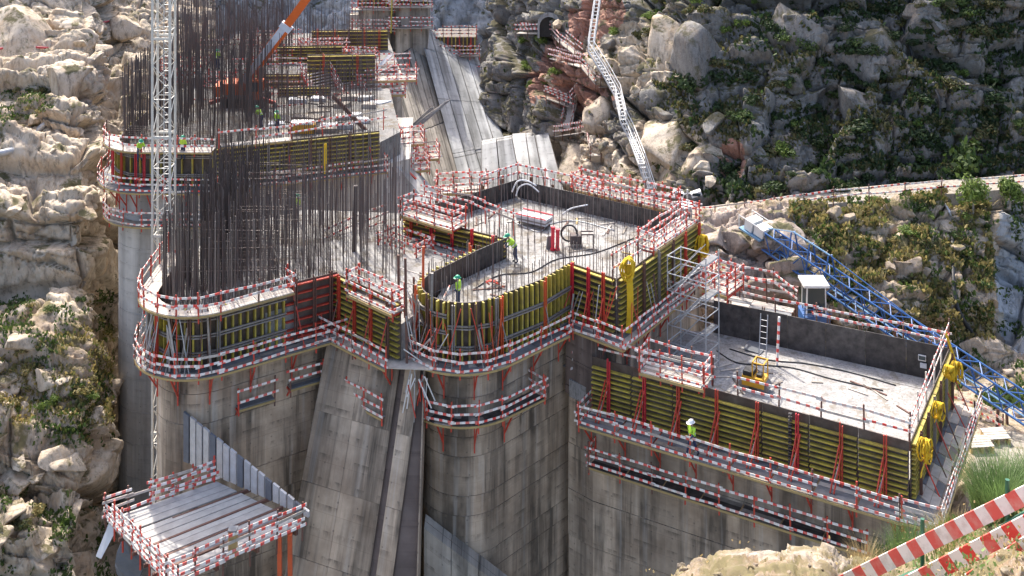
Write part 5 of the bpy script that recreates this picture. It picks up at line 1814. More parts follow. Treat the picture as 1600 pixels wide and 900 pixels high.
beam('boom_stripe', p0 + dd * 1.4 + Vector((-.13, -.42, .02)), p1 + dd * .1 + Vector((-.13, -.42, .02)), .05, .62, 'tarp_white', obs)
beam('boom_collar', p1 - dd * .25, p1 + dd * .25, .95, 1.1, 'tarp_white', obs)
tube('hoist_ram', oc + Vector((1.2, -.3, 1.7)), p0 + dd * 3.6, .2, 'crane_orange', ot, 8)
for k, s in enumerate((-2.9, 2.9)):
    beam('outrigger', oc + Vector((s, -1.4, .5)), oc + Vector((s * .4, -.9, .9)), .25, .3, 'red_paint', ot)
    beam('outrigger_leg', oc + Vector((s, -1.4, .5)), oc + Vector((s, -1.4, 0)), .2, .2, 'grey_steel', ot)
ob = thing('boom_tip', 'short orange boom tip sticking up behind the pale sloping face', 'crane boom', PD(748, 126, 138))
beam('boom_section', PD(735, 140, 139), PD(776, 94, 138), .45, .5, 'crane_orange', ob)
beam('boom_head', PD(772, 99, 137.9), PD(779, 92, 137.9), .6, .62, 'tarp_white', ob)

# flood-lights behind the pier
fl = PD(1074, 318, 84)
ft = thing('floodlight', 'pair of white floodlights on a post behind the centre pier', 'floodlight', fl + Vector((0, 0, -1)))
tube('post', fl + Vector((0, 0, -3)), fl + Vector((0, 0, 1.0)), .06, 'galv_steel', ft)
tube('crossbar', fl + Vector((-.6, 0, .6)), fl + Vector((.7, 0, .8)), .04, 'galv_steel', ft)
for sx, rz in ((-.65, .5), (.6, -.4)):
    c = fl + Vector((sx, -.1, .75))
    lh = beam('lamp_head', c + Vector((-.35, 0, .12 * (1 if sx < 0 else -1))), c + Vector((.35, 0, -.12 * (1 if sx < 0 else -1))), .5, .3, 'white_paint', ft)
    beam('lamp_glass', c + Vector((-.28, -.27, .02)), c + Vector((.28, -.27, -.02)), .03, .2, 'glass_dark', lh)
wb = PD(1062, 322, 84.5)
wt = thing('white_hut', 'low white equipment box behind the centre pier corner', 'box', wb + Vector((0, 0, -1.2)))
slab('box_body', [wb + Vector((-1.0, -.6, 0)), wb + Vector((.8, -.6, 0)), wb + Vector((.8, .6, 0)), wb + Vector((-1.0, .6, 0))], 1.6, 'tarp_white', wt)
slab('box_lid', [wb + Vector((-1.1, -.7, .1)), wb + Vector((.9, -.7, .1)), wb + Vector((.9, .7, .1)), wb + Vector((-1.1, .7, .1))], .097, 'white_paint', wt)

# ------------------------------------------------------------------ white stair up the right hillside
def on_hill(px, py, lift=.5, sh='rock_hill_right'):
    p, n_ = ground_at(sh, px, py)
    return p + n_ * lift


pts_px = [(938, -34), (934, 4), (923, 80), (946, 116), (965, 150), (974, 190), (986, 214), (1003, 258), (1021, 314)]
sp = [PD(x, y, 0) for x, y in pts_px[:0]]
def hill_front(x, y):
    G, N, X, Y = SHEETS['rock_hill_right']
    m_ = (np.abs(X - x) < 14) & (np.abs(Y - y) < 22)
    return float(G[..., 1][m_].min()) if m_.any() else on_hill(x, y).y


ys = [hill_front(x, y) for x, y in pts_px]
for k in range(1, len(ys)):                                # keep it running steadily downhill towards the valley
    ys[k] = min(ys[k], ys[k - 1] - .3)
sp = [PD(x, y, Y - 2.0) for (x, y), Y in zip(pts_px, ys)]
hs_ = thing('hillside_stair', 'long white metal stair zigzagging down the rocky hillside', 'stair', sp[-1])
for a, b in zip(sp, sp[1:]):
    d = (b - a)
    h = Vector((1, .15, 0)).normalized() * .72
    for g in (-.36, .36):
        beam('stringer', a + h * g, b + h * g, .07, .18, 'galv_steel', hs_)
        for hh in (.5, 1.0):
            tube('handrail', a + h * g + Vector((0, 0, hh)), b + h * g + Vector((0, 0, hh)), .035, 'white_paint', hs_)
    k = max(3, int(d.length / .42))
    V, Fc = [], []
    for i in range(k):
        c = d * ((i + .5) / k)
        q = len(V)
        for z in (0, .05):
            for s, e in ((-.36, -.11), (.36, -.11), (.36, .11), (-.36, .11)):
                V.append(c + h * s + Vector((0, e, z)))
        Fc += [tuple(q + i_ for i_ in f) for f in BOXF]
    o = meshobj('tread_flight', mesh_from('tread_flight', V, Fc, 'white_paint'), hs_, Matrix.Translation(a)); o['kind'] = 'stuff'
    for i in range(0, k + 1, 3):
        c = a + d * (i / k)
        for g in (-.36, .36):
            tube('baluster', c + h * g, c + h * g + Vector((0, 0, 1.0)), .025, 'white_paint', hs_, 4)


def hill_walk(label, pxs, W=1.0, sh='rock_hill_right', mat='stripe', lift=.45):
    pt = [on_hill(x, y, lift, sh) for x, y in pxs]
    t = thing('timber_footway', label, 'footway', pt[-1])
    for a, b in zip(pt, pt[1:]):
        d = b - a
        h = Vector((d.x, d.y, 0)).normalized()
        s = Vector((h.y, -h.x, 0))
        slab('deck_plank', [a - s * W / 2, b - s * W / 2, b + s * W / 2, a + s * W / 2], .08, 'plank_pale', t)
        for g in (-.5, .5):
            rail_run(t, [a + s * (g * W), b + s * (g * W)], 0, (1.0, .5), mat, 'rust_steel', 1.6, .5, .14)
    return t


hill_walk('striped footway in front of the tunnel mouth', [(814, 52), (862, 54)])
hill_walk('striped footway descending from the tunnel mouth over the red spoil', [(864, 56), (886, 66), (904, 84)])
hill_walk('striped footway zigzagging across the red spoil heap to the white stair', [(868, 86), (915, 108), (942, 128)])
hill_walk('striped footway below the red spoil heap', [(944, 130), (920, 134), (892, 166), (882, 202)])
hill_walk('striped footway along the boulders under the spoil heap', [(848, 156), (890, 168)])
hill_walk('striped footway above the pale abutment slab', [(872, 208), (912, 214), (952, 212)])
hill_walk('striped stair dropping behind the pier floor from the spoil heap', [(920, 216), (936, 244), (930, 280)], 1.0)
tk = thing('guard_rail', 'long striped guard rail on the edge of the hillside track', 'railing', PD(1200, 330, 91))
rail_run(tk, [PD(x, y - 3, Y) + Vector((0, -2.2, .3)) for x, y, Y in tp], 0, (1.0, .55), 'stripe', 'rust_steel', 2.5)

# tunnel mouth
tn, tnn = ground_at('rock_hill_right', 858, 42)
tt = thing('tunnel_mouth', 'small dark arched tunnel mouth in the rock above the red spoil', 'tunnel', tn)
W_, Hh = 1.0, 1.3
prof = [(-W_, 0), (-W_, Hh)] + [(W_ * math.cos(a), Hh + W_ * math.sin(a)) for a in np.linspace(math.pi, 0, 9)[1:-1]] + [(W_, Hh), (W_, 0)]
V, Fc = [], []
k = len(prof)
for y, s in ((-1.6, 1.22), (-1.6, 1.0), (2.5, 1.0)):
    V += [(x * s, y, z * (s if z > 0 else 1)) for x, z in prof]
for j in range(k - 1):
    Fc += [(j, j + 1, k + j + 1, k + j), (k + j, k + j + 1, 2 * k + j + 1, 2 * k + j)]
Fc.append(tuple(range(2 * k, 3 * k)))
base = tn + Vector((0, 0, -.9))
meshobj('lining', mesh_from('lining', V, Fc, 'rock_far'), tt, Matrix.Translation(base))
V2 = [(x * .99, -.9, z * .99) for x, z in prof]
meshobj('shade_sheet', mesh_from('shade_sheet', V2, [tuple(range(k - 1, -1, -1))], 'black_rubber'), tt, Matrix.Translation(base))  # near-black sheet across the open bore, painting in the darkness of the hole

# hoses and channels on the rock
def rock_line(label, name, cat, sh, pxs, r, mat, lift=.25):
    return chain(name, smooth_path([on_hill(x, y, lift, sh) for x, y in pxs], 4), r, mat, None, 6, label, cat)


rock_line('dark red hose snaking over the upper left ledges', 'red_hose', 'hose', 'rock_bank_left', [(-30, 84), (20, 76), (70, 78), (140, 78), (150, 56), (168, 36), (196, 28), (222, 16)], .12, 'pipe_red')
rock_line('grey drain channel running down the left ledges', 'drain_channel', 'drain', 'rock_bank_left', [(-30, 242), (18, 236), (48, 216), (72, 190), (78, 160)], .3, 'galv_steel', .05)
rock_line('black hose down the shaded right hillside', 'black_hose', 'hose', 'rock_hill_right', [(1398, 10), (1422, 70), (1428, 100), (1462, 140), (1466, 180), (1452, 250), (1448, 285)], .12, 'black_rubber')
rock_line('black drain pipe down the slope right of the scrub', 'black_pipe', 'pipe', 'slope_below_track', [(1476, 318), (1486, 350), (1484, 420), (1494, 480), (1524, 525)], .16, 'black_rubber')
rock_line('grey pipe down the bare rock under the track', 'grey_pipe', 'pipe', 'slope_below_track', [(1222, 326), (1236, 352), (1244, 385)], .12, 'galv_steel')
rock_line('pale hose from the track to the rock edge', 'pale_hose', 'hose', 'slope_below_track', [(1470, 303), (1482, 335), (1486, 345)], .09, 'tarp_white')

# ------------------------------------------------------------------ workers
BODIES = {}


def body_mesh(pose):
    if pose in BODIES:
        return BODIES[pose]
    if pose == 'bend':
        J = dict(pel=(0, 0, .92), chest=(-.22, 0, 1.22), neck=(-.36, 0, 1.40), head=(-.44, 0, 1.52), top=(-.48, 0, 1.66),
                 shL=(-.28, .19, 1.36), elL=(-.42, .26, 1.12), haL=(-.58, .16, .98), tipL=(-.66, .12, .94), shR=(-.28, -.19, 1.36), elR=(-.42, -.26, 1.12), haR=(-.58, -.16, .98), tipR=(-.66, -.12, .94),
                 hiL=(.02, .10, .88), knL=(-.06, .12, .48), anL=(.02, .13, .08), toL=(-.16, .14, .03), hiR=(.02, -.10, .88), knR=(.02, -.12, .48), anR=(.12, -.13, .08), toR=(-.06, -.14, .03))
    elif pose == 'walk':
        J = dict(pel=(0, 0, .94), chest=(-.04, 0, 1.28), neck=(-.05, 0, 1.48), head=(-.07, 0, 1.59), top=(-.08, 0, 1.74),
                 shL=(-.04, .20, 1.42), elL=(.10, .25, 1.16), haL=(.04, .24, .92), tipL=(.0, .23, .83), shR=(-.04, -.20, 1.42), elR=(-.10, -.25, 1.15), haR=(-.26, -.2, 1.0), tipR=(-.34, -.18, .97),
                 hiL=(0, .10, .90), knL=(-.16, .11, .50), anL=(-.26, .12, .09), toL=(-.44, .13, .04), hiR=(0, -.10, .90), knR=(.08, -.11, .49), anR=(.30, -.12, .12), toR=(.16, -.13, .03))
    else:
        J = dict(pel=(0, 0, .94), chest=(0, 0, 1.28), neck=(-.01, 0, 1.48), head=(-.03, 0, 1.59), top=(-.04, 0, 1.74),
                 shL=(0, .20, 1.42), elL=(.03, .27, 1.14), haL=(-.10, .25, .92), tipL=(-.15, .24, .84), shR=(0, -.20, 1.42), elR=(.02, -.27, 1.14), haR=(-.16, -.2, 1.02), tipR=(-.24, -.18, 1.0),
                 hiL=(0, .10, .90), knL=(-.01, .12, .50), anL=(.01, .14, .09), toL=(-.16, .16, .03), hiR=(0, -.10, .90), knR=(-.02, -.12, .50), anR=(.0, -.14, .09), toR=(-.17, -.16, .03))
    Rr = dict(pel=.155, chest=.17, neck=.062, head=.098, top=.085, shL=.075, elL=.052, haL=.038, tipL=.03, shR=.075, elR=.052, haR=.038, tipR=.03,
              hiL=.095, knL=.066, anL=.05, toL=.045, hiR=.095, knR=.066, anR=.05, toR=.045)
    E = [('pel', 'chest'), ('chest', 'neck'), ('neck', 'head'), ('head', 'top'), ('chest', 'shL'), ('shL', 'elL'), ('elL', 'haL'), ('haL', 'tipL'), ('chest', 'shR'), ('shR', 'elR'), ('elR', 'haR'), ('haR', 'tipR'),
         ('pel', 'hiL'), ('hiL', 'knL'), ('knL', 'anL'), ('anL', 'toL'), ('pel', 'hiR'), ('hiR', 'knR'), ('knR', 'anR'), ('anR', 'toR')]
    names = list(J)
    me = bpy.data.meshes.new('body')
    me.from_pydata([J[k] for k in names], [(names.index(a), names.index(b)) for a, b in E], [])
    o = bpy.data.objects.new('body_tmp', me)
    COL.objects.link(o)
    md = o.modifiers.new('Skin', 'SKIN')
    md.use_smooth_shade = True
    for i, k in enumerate(names):
        sv = me.skin_vertices[0].data[i]
        sv.radius = (Rr[k], Rr[k] * (1.25 if k in ('pel', 'chest') else 1.0))
        sv.use_root = (k == 'pel')
    ss = o.modifiers.new('Sub', 'SUBSURF')
    ss.levels = ss.render_levels = 2
    dg = bpy.context.evaluated_depsgraph_get()
    out = bpy.data.meshes.new_from_object(o.evaluated_get(dg))
    bpy.data.objects.remove(o)
    out.name = 'person_body'
    out.materials.clear()
    for m_ in ('skin', 'hi_vis', 'navy_cloth', 'hi_vis_band', 'black_rubber'):
        out.materials.append(M[m_])
    segm = {('pel', 'chest'): 1, ('chest', 'neck'): 1, ('neck', 'head'): 0, ('head', 'top'): 0}
    JV = {k: Vector(v) for k, v in J.items()}
    for p in out.polygons:
        c = p.center
        best = None
        for a, b in E:
            A, B = JV[a], JV[b]
            t = max(0, min(1, (c - A).dot(B - A) / (B - A).length_squared))
            dd_ = (c - (A + (B - A) * t)).length - .5 * (Rr[a] * (1 - t) + Rr[b] * t)
            if best is None or dd_ < best[0]:
                best = (dd_, a, b, t)
        _, a, b, t = best
        if b in ('head', 'top') or b.startswith('tip'):
            mi = 0
        elif b.startswith('kn') or b.startswith('an') or (b.startswith('hi')):
            mi = 2
        elif b.startswith('to'):
            mi = 4
        elif (a, b) == ('pel', 'chest'):
            mi = 2 if t < .18 else (3 if .42 < t < .56 else 1)
        else:
            mi = 2 if b.startswith('ha') else 1
        p.material_index = mi
    BODIES[pose] = (out, JV)
    return BODIES[pose]


def helmet_mesh(mat):
    k = ('helmet', mat)
    if k not in CACHE:
        V, Fc = [], []
        n = 14
        for i in range(5):
            a = math.pi / 2 * i / 5
            for j in range(n):
                t = 2 * math.pi * j / n
                V.append((.145 * math.cos(a) * math.cos(t) * 1.12, .145 * math.cos(a) * math.sin(t), .15 * math.sin(a)))
        V.append((0, 0, .155))
        for i in range(4):
            for j in range(n):
                Fc.append((i * n + j, i * n + (j + 1) % n, (i + 1) * n + (j + 1) % n, (i + 1) * n + j))
        for j in range(n):
            Fc.append((4 * n + j, 4 * n + (j + 1) % n, 5 * n))
        q = len(V)
        for j in range(n):
            t = 2 * math.pi * j / n
            r = .185 + (.06 if math.cos(t) < -.4 else 0)
            V.append((r * math.cos(t) * 1.05, r * .92 * math.sin(t), -.012))
        for j in range(n):
            Fc.append((q + j, q + (j + 1) % n, (j + 1) % n, j))
        CACHE[k] = mesh_from('helmet', V, Fc, mat, smooth=True)
    return CACHE[k]


def person(label, foot, rz, pose='stand', helmet='helmet_green', h=1.0, group=None):
    me, J = body_mesh(pose)
    t = thing('person', label, 'person', foot, group)
    m = Matrix.Translation(Vector(foot)) @ Matrix.Rotation(rz, 4, 'Z') @ Matrix.Scale(h, 4)
    bo = meshobj('body', me, t, m)
    d = (J['top'] - J['head']).normalized()
    tilt = Matrix.Rotation(math.atan2(d.x, d.z) * .8, 4, 'Y')
    meshobj('helmet', helmet_mesh(helmet), t, m @ Matrix.Translation(J['head'] + d * .075) @ tilt)
    # nose and ears give the head its direction
    V = [(-.0, -.018, .03), (0, .018, .03), (-.035, 0, -.015), (0, 0, -.03), (.02, 0, 0)]
    meshobj('nose', mesh_from('nose', V, [(0, 2, 1), (0, 3, 2), (1, 2, 3), (0, 1, 4), (0, 4, 3), (1, 3, 4)], 'skin'), bo, m @ Matrix.Translation(J['head'] + Vector((-.095, 0, 0))))
    return t


person('worker in yellow vest and green helmet stooping on the open pier floor', P(805, 410, ZF), math.radians(10), 'bend', h=1.03)
person('worker in yellow vest and green helmet standing inside the pier nose', P(716, 481, ZF), math.radians(-20), 'stand')
person('worker in white helmet walking along the right block walkway', P(1082, 712, ZRW + .02), math.radians(25), 'walk', 'helmet_white', 1.06)
person('worker in lime vest standing at the bars behind the crane mast', P(286, 250, ZF + .2), math.radians(70), 'stand', h=1.05)
person('worker in dark vest leaning at the rail left of the crane mast', P(218, 252, ZF + .2), math.radians(120), 'bend', h=1.05)
person('worker standing among the bars at the back of the left pier', P(465, 345, ZF), math.radians(40), 'stand')
person('worker in lime vest beside the generator on the cluttered back floor', P(433, 208, ZF), math.radians(60), 'stand', h=1.05)
person('worker crouched over the cluttered back floor', P(408, 200, ZF), math.radians(-30), 'bend', h=1.05)
person('worker in lime vest among the highest bars', PD(340, 108, 116), math.radians(80), 'stand', h=1.1)

br0 = random.Random(77)
# ------------------------------------------------------------------ things lying on the centre pier floor
sb = P(835, 352, ZF)
s1 = thing('panel_stack', 'stack of steel panels with red edges on the pier floor', 'stack', sb)
sv_, su_ = Vector((.85, -.52, 0)), Vector((.52, .85, 0))
for k in range(4):
    q0_ = sb + Vector((0, 0, .35 + .1 * k))
    slab('panel', [q0_ - sv_ * 1.1 - su_ * .5, q0_ + sv_ * 1.1 - su_ * .5, q0_ + sv_ * 1.1 + su_ * .5, q0_ - sv_ * 1.1 + su_ * .5], .08, ('tarp_white', 'grey_steel', 'tarp_white', 'tarp_white')[k], s1)
for g in (-.52, .52):
    beam('edge_rail', sb - sv_ * 1.15 + su_ * g + Vector((0, 0, .72)), sb + sv_ * 1.15 + su_ * g + Vector((0, 0, .72)), .07, .07, 'post_red', s1)
for s in (-.9, .9):
    for g in (-.4, .4):
        beam('foot', sb + sv_ * s + su_ * g, sb + sv_ * s + su_ * g + Vector((0, 0, .28)), .1, .1, 'rust_steel', s1)
for lab, x in (('taller bright red pipe standing on the pier floor', 863.5), ('shorter bright red pipe standing on the pier floor', 871)):
    c = P(x, 391, ZF)
    t = thing('red_pipe', lab, 'pipe', c)
    hgt = 1.45 if 'taller' in lab else 1.3
    ps_ = tube('pipe_shaft', c, c + Vector((.02, 0, hgt)), .11, 'post_red', t, 12)
    tube('pipe_collar', c + Vector((0, 0, 0)), c + Vector((0, 0, .12)), .15, 'post_red', ps_, 12)
    tube('pipe_collar', c + Vector((.02, 0, hgt - .14)), c + Vector((.02, 0, hgt + .01)), .135, 'post_red', ps_, 12)
wc = P(898, 384, ZF)
wn_ = thing('power_trowel', 'dark wheeled machine with a ring guard on the pier floor', 'machine', wc)
ringp = [wc + Vector((-.35 + .5 * math.cos(a), .1, .75 + .5 * math.sin(a))) for a in np.linspace(0, 2 * math.pi, 17)]
chain('ring_guard', ringp, .06, 'black_rubber', wn_, 6)
slab('engine', [wc + Vector((-.3, -.3, .7)), wc + Vector((.35, -.3, .7)), wc + Vector((.35, .35, .7)), wc + Vector((-.3, .35, .7))], .5, 'bar_dark', wn_)
for sx in (-.25, .3):
    beam('leg', wc + Vector((sx, -.25, 0)), wc + Vector((sx, -.25, .3)), .07, .07, 'bar_dark', wn_)
    beam('leg', wc + Vector((sx, .3, 0)), wc + Vector((sx, .3, .3)), .07, .07, 'bar_dark', wn_)
tb_ = wc + Vector((.75, -.1, 0))
for sx in (-.35, .4):
    for sy in (-.25, .25):
        beam('frame_post', tb_ + Vector((sx, sy, 0)), tb_ + Vector((sx, sy, .85)), .05, .05, 'bar_dark', wn_)
for sy in (-.25, .25):
    beam('frame_rail', tb_ + Vector((-.35, sy, .85)), tb_ + Vector((.4, sy, .85)), .05, .05, 'bar_dark', wn_)
slab('tray', [tb_ + Vector((-.35, -.25, .82)), tb_ + Vector((.4, -.25, .82)), tb_ + Vector((.4, .25, .82)), tb_ + Vector((-.35, .25, .82))], .04, 'grey_steel', wn_)
jk = P(858, 388, ZF)
meshobj('work_sack', mesh_from('work_sack', [(-.2, -.15, 0), (.22, -.12, 0), (.2, .2, 0), (-.18, .18, 0), (-.12, -.06, .75), (.1, -.08, .8), (.12, .1, .7), (-.1, .1, .6)], BOXF, 'grey_cloth'), None, Matrix.Translation(jk))
tag(bpy.data.objects['work_sack'], 'dark upright sack leaning beside the bright red pipes', 'sack')
# clutter: offcuts, buckets and cables on the fresh floors
for k in range(34):
    x, y = br0.uniform(-3.5, 9.5), br0.uniform(65.5, 79.5)
    if not in_poly(x, y, offset(pier_poly, -.9, True)):
        continue
    c = Vector((x, y, ZF + .03)); a = br0.uniform(0, 3.14); L = br0.uniform(.5, 1.9)
    d = Vector((math.cos(a), math.sin(a), 0))
    tag(beam('timber_offcut', c - d * L / 2, c + d * L / 2, .12, .05, br0.choice(('plank_pale', 'plank', 'timber_yellow', 'rust_steel')), None), 'loose timber offcut lying on the centre pier floor', 'offcut', 'offcuts on the centre pier floor')
for k in range(20):
    f, g = br0.uniform(.3, .95), br0.uniform(.12, .85)
    c = Vector((FL[0], FL[1], ZRF + .03)) + Ad * (16.5 * f) - An * (9.5 * g)
    a = br0.uniform(0, 3.14); L = br0.uniform(.4, 2.2); d = Vector((math.cos(a), math.sin(a), 0))
    tag(beam('timber_offcut', c - d * L / 2, c + d * L / 2, .1, .05, br0.choice(('plank_pale', 'plank', 'bar_dark', 'rust_steel')), None), 'loose timber offcut lying on the gravel floor', 'offcut', 'offcuts on the gravel floor')
for lab, pp in (('black cable trailing over the gravel past the compactor', [(1120, 548), (1150, 566), (1190, 570), (1240, 575), (1300, 592), (1380, 610)]), ('second black cable along the dark back wall', [(1140, 545), (1200, 562), (1260, 568), (1330, 582), (1400, 602)])):
    chain('cable', smooth_path([P(x, y, ZRF + .04) for x, y in pp]), .035, 'black_rubber', None, 5, lab, 'cable')
for lab, pp in (('black cable winding across the centre pier floor', [(740, 452), (780, 430), (830, 425), (870, 405), (930, 395), (990, 372)]), ('grey hose lying by the panel stack', [(800, 345), (840, 362), (860, 350), (900, 345), (960, 360)])):
    chain('cable', smooth_path([P(x, y, ZF + .04) for x, y in pp]), .035, 'black_rubber' if 'black' in lab else 'galv_steel', None, 5, lab, 'cable')
cr_ = P(775, 448, ZF)
chp = thing('scrap_heap', 'small heap of reddish scrap behind the nose formwork', 'scrap heap', cr_)
for k in range(14):
    a = cr_ + Vector((br0.uniform(-.6, .6), br0.uniform(-.3, .3), .05 + br0.random() * .3))
    beam('scrap_piece', a, a + Vector((br0.uniform(-.5, .5), br0.uniform(-.3, .3), br0.uniform(-.04, .25))), .12, .05, br0.choice(('orange_paint', 'plank_pale', 'red_paint', 'rust_steel')), chp)
# round dark column behind the notch floor
rcx = PD(656, 384, 77)
rc2 = thing('round_column', 'round rusty column standing behind the notch floor', 'column', (rcx.x, 77, ZF))
rsh = tube('shaft', (rcx.x, 77, ZF - .5), (rcx.x, 77, PD(656, 316, 77).z), .62, 'rust_steel', rc2, 20)
tube('cap', (rcx.x, 77, PD(656, 316, 77).z), (rcx.x, 77, PD(656, 313, 77).z), .66, 'deck_grey', rsh, 20)
gr = thing('guard_rail', 'striped guard rail leading to the round rusty column', 'railing', PD(570, 380, 76))
rail_run(gr, [PD(505, 392, 75.0), PD(552, 370, 76.5), PD(602, 352, 77.5)], 0, (1.3, .8, .3), 'stripe', 'rust_steel', 1.6)
tall = thing('standing_post', 'tall dark post standing among the bars by the column', 'post', PD(553, 405, 73))
beam('shaft', PD(553, 405, 73), PD(556, 290, 73), .22, .22, 'bar_dark', tall)
# air hoses arching over the back shutter
for lab, pp in (('pale hose arching over the back shutter by the corner', [(806, 306), (812, 292), (826, 288), (842, 300)]), ('pale hose curving down from the back shutter', [(878, 336), (892, 326), (918, 320)]), ('second pale hose looped over the shutter corner', [(800, 300), (808, 284), (822, 282), (838, 290)])):
    chain('air_hose', smooth_path([PD(x, y, 80 - (x - 800) * .02) for x, y in pp]), .05, 'tarp_white', None, 6, lab, 'hose')

# ------------------------------------------------------------------ boulders
def boulder_mesh(seed, mat, sub=4):
    k = ('boulder', seed, mat)
    if k in CACHE:
        return CACHE[k]
    rr = random.Random(seed)
    bm = bmesh.new()
    bmesh.ops.create_icosphere(bm, subdivisions=sub, radius=1.0)
    planes = []
    for _ in range(14):
        n_ = Vector((rr.gauss(0, 1), rr.gauss(0, 1), rr.gauss(0, .8))).normalized()
        planes.append((n_, rr.uniform(.36, .78)))
    off_ = Vector((rr.random() * 50, rr.random() * 50, rr.random() * 50))
    from mathutils import noise as mn
    for v in bm.verts:
        p = v.co.copy()
        for n_, d in planes:
            e = p.dot(n_) - d
            if e > 0:
                p -= n_ * e * .985
        p += p.normalized() * (mn.fractal(p * 2.2 + off_, 1.0, 2.0, 4) * .05)
        v.co = p
    me = bpy.data.meshes.new('boulder')
    bm.to_mesh(me); bm.free()
    me.materials.append(M[mat])
    me.polygons.foreach_set('use_smooth', [True] * len(me.polygons))
    me.shade_smooth() if hasattr(me, 'shade_smooth') else None
    CACHE[k] = me
    return me


def boulder(label, sh, px, py, size, seed, mat, group=None, flat=.75, sink=.25, name='boulder'):
    p, n_ = ground_at(sh, px, py)
    rr = random.Random(seed * 31 + int(px))
    sz = Vector((size * rr.uniform(.85, 1.25), size * rr.uniform(.7, 1.0), size * flat * rr.uniform(.8, 1.15))) * 1.35
    m = Matrix.Translation(p - n_ * size * sink) @ Matrix.Rotation(rr.uniform(0, 6.28), 4, 'Z') @ Matrix.Rotation(rr.uniform(-.3, .3), 4, 'X') @ Matrix.Diagonal((*sz, 1))
    o = meshobj(name, boulder_mesh(seed, mat), None, m)
    return tag(o, label, 'boulder', group)


def hill_zone(x, y):
    if y > 235:
        return 'just above the track'
    if x < 1200:
        return 'around the reddish scar'
    if x < 1330:
        return 'below the tall split crag'
    if x < 1450:
        return 'around the flat topped outcrop'
    return 'beyond the black hose'


br_ = random.Random(5)
big = [('large pale granite boulder right of the white stair', 1035, 95, 3.0, 'rock_left'), ('broad layered boulder under the white stair bend', 1050, 210, 3.6, 'rock_left'), ('leaning grey boulder high right of the pale granite one', 1110, 100, 3.2, 'rock_right'),
       ('grey boulder on the scrub right of the reddish scar', 1245, 130, 1.7, 'rock_right'), ('pale round boulder at the top of the shaded hillside', 1578, 28, 1.5, 'rock_right'), ('large rounded boulder below the pale round one', 1590, 82, 2.2, 'rock_right'),
       ('flat topped grey outcrop amid the hillside scrub', 1370, 180, 2.6, 'rock_right'), ('blocky boulder left of the white stair foot', 895, 245, 2.3, 'rock_left'), ('tilted boulder below the striped footway', 925, 165, 1.7, 'rock_left'),
       ('pale boulder row stone under the reddish scar', 1100, 262, 1.7, 'rock_left'), ('wedge shaped boulder behind the pier back rail', 985, 250, 1.5, 'rock_left'), ('rounded boulder above the white equipment box', 1040, 285, 1.6, 'rock_left'),
       ('steep grey crag beside the white stair top', 1010, 150, 2.0, 'rock_right'), ('tall split crag on the shaded hillside', 1225, 60, 2.6, 'rock_right'), ('grey crag under the hillside top scrub', 1365, 70, 2.2, 'rock_right'), ('pale streaked crag at the top of the hillside', 1460, 30, 1.8, 'rock_right')]
for i, (lab, x, y, s, m_) in enumerate(big):
    boulder(lab, 'rock_hill_right', x, y, s, 100 + i % 9, m_, sink=.62, flat=.95)
for k in range(100):
    x, y = br_.uniform(860, 1600), br_.uniform(0, 300)
    if y > 300 - (x - 1080) * .03:
        continue
    pale = x < 1120 and br_.random() < .7
    boulder('pale granite boulder scattered beside the white hillside stair' if pale else 'grey weathered boulder half buried on the hillside ' + hill_zone(x, y), 'rock_hill_right', x, y, br_.choice((.35, .5, .7, 1.0)), 200 + k % 7,
            'rock_left' if pale else 'rock_right', 'pale boulders by the white stair' if pale else 'grey hillside boulders ' + hill_zone(x, y))
for k in range(60):
    x, y = br_.uniform(1090, 1250), br_.uniform(345, 470)
    sz = br_.choice((.5, .8, 1.2, 1.6))
    zn = 'just below the track rail' if y < 375 else 'under the white end of the boom' if x > 1170 else 'behind the scaffold stair'
    lab = ('small' if sz < .6 else 'middling' if sz < 1 else 'large' if sz < 1.5 else 'very large') + ' pinkish pale boulder ' + zn
    boulder(lab, 'slope_below_track', x, y, sz, 300 + k % 7, 'rock_pink', lab.replace('boulder', 'boulders'), .6)
for k in range(46):
    x, y = br_.uniform(1250, 1560), br_.uniform(330, 540)
    sz = br_.choice((.4, .6, .9))
    lab = ('small' if sz < .5 else 'middling' if sz < .8 else 'large') + ' brownish rock in the scrub ' + ('near the grey pipe' if x < 1350 else 'near the black drain pipe' if x > 1450 else 'below the middle of the track')
    boulder(lab, 'slope_below_track', x, y, sz, 320 + k % 7, 'rock_low', lab.replace(' rock ', ' rocks '), .7)
for k in range(24):
    x, y = br_.uniform(1500, 1610), br_.uniform(575, 660)
    boulder('small pale stone on the site ground under the blue boom', 'slope_below_track', x, y, br_.choice((.15, .3, .5)), 340 + k % 7, 'rock_pink', 'stones under the blue boom', .6, .1)
bl_left = [('huge pale boulder with an ochre face at the upper left', 40, 55, 4.2), ('pale flat boulder beside the crane mast top', 215, 72, 1.7), ('rounded boulder above the red hose', 190, 40, 1.9), ('blocky ledge stone with a sunlit top', 95, 130, 2.4), ('pale ledge block left of the dark bar curtain', 150, 135, 1.8)]
for i, (lab, x, y, s) in enumerate(bl_left):
    boulder(lab, 'rock_bank_left', x, y, s, 100 + i, 'rock_left', None, .7, .35)
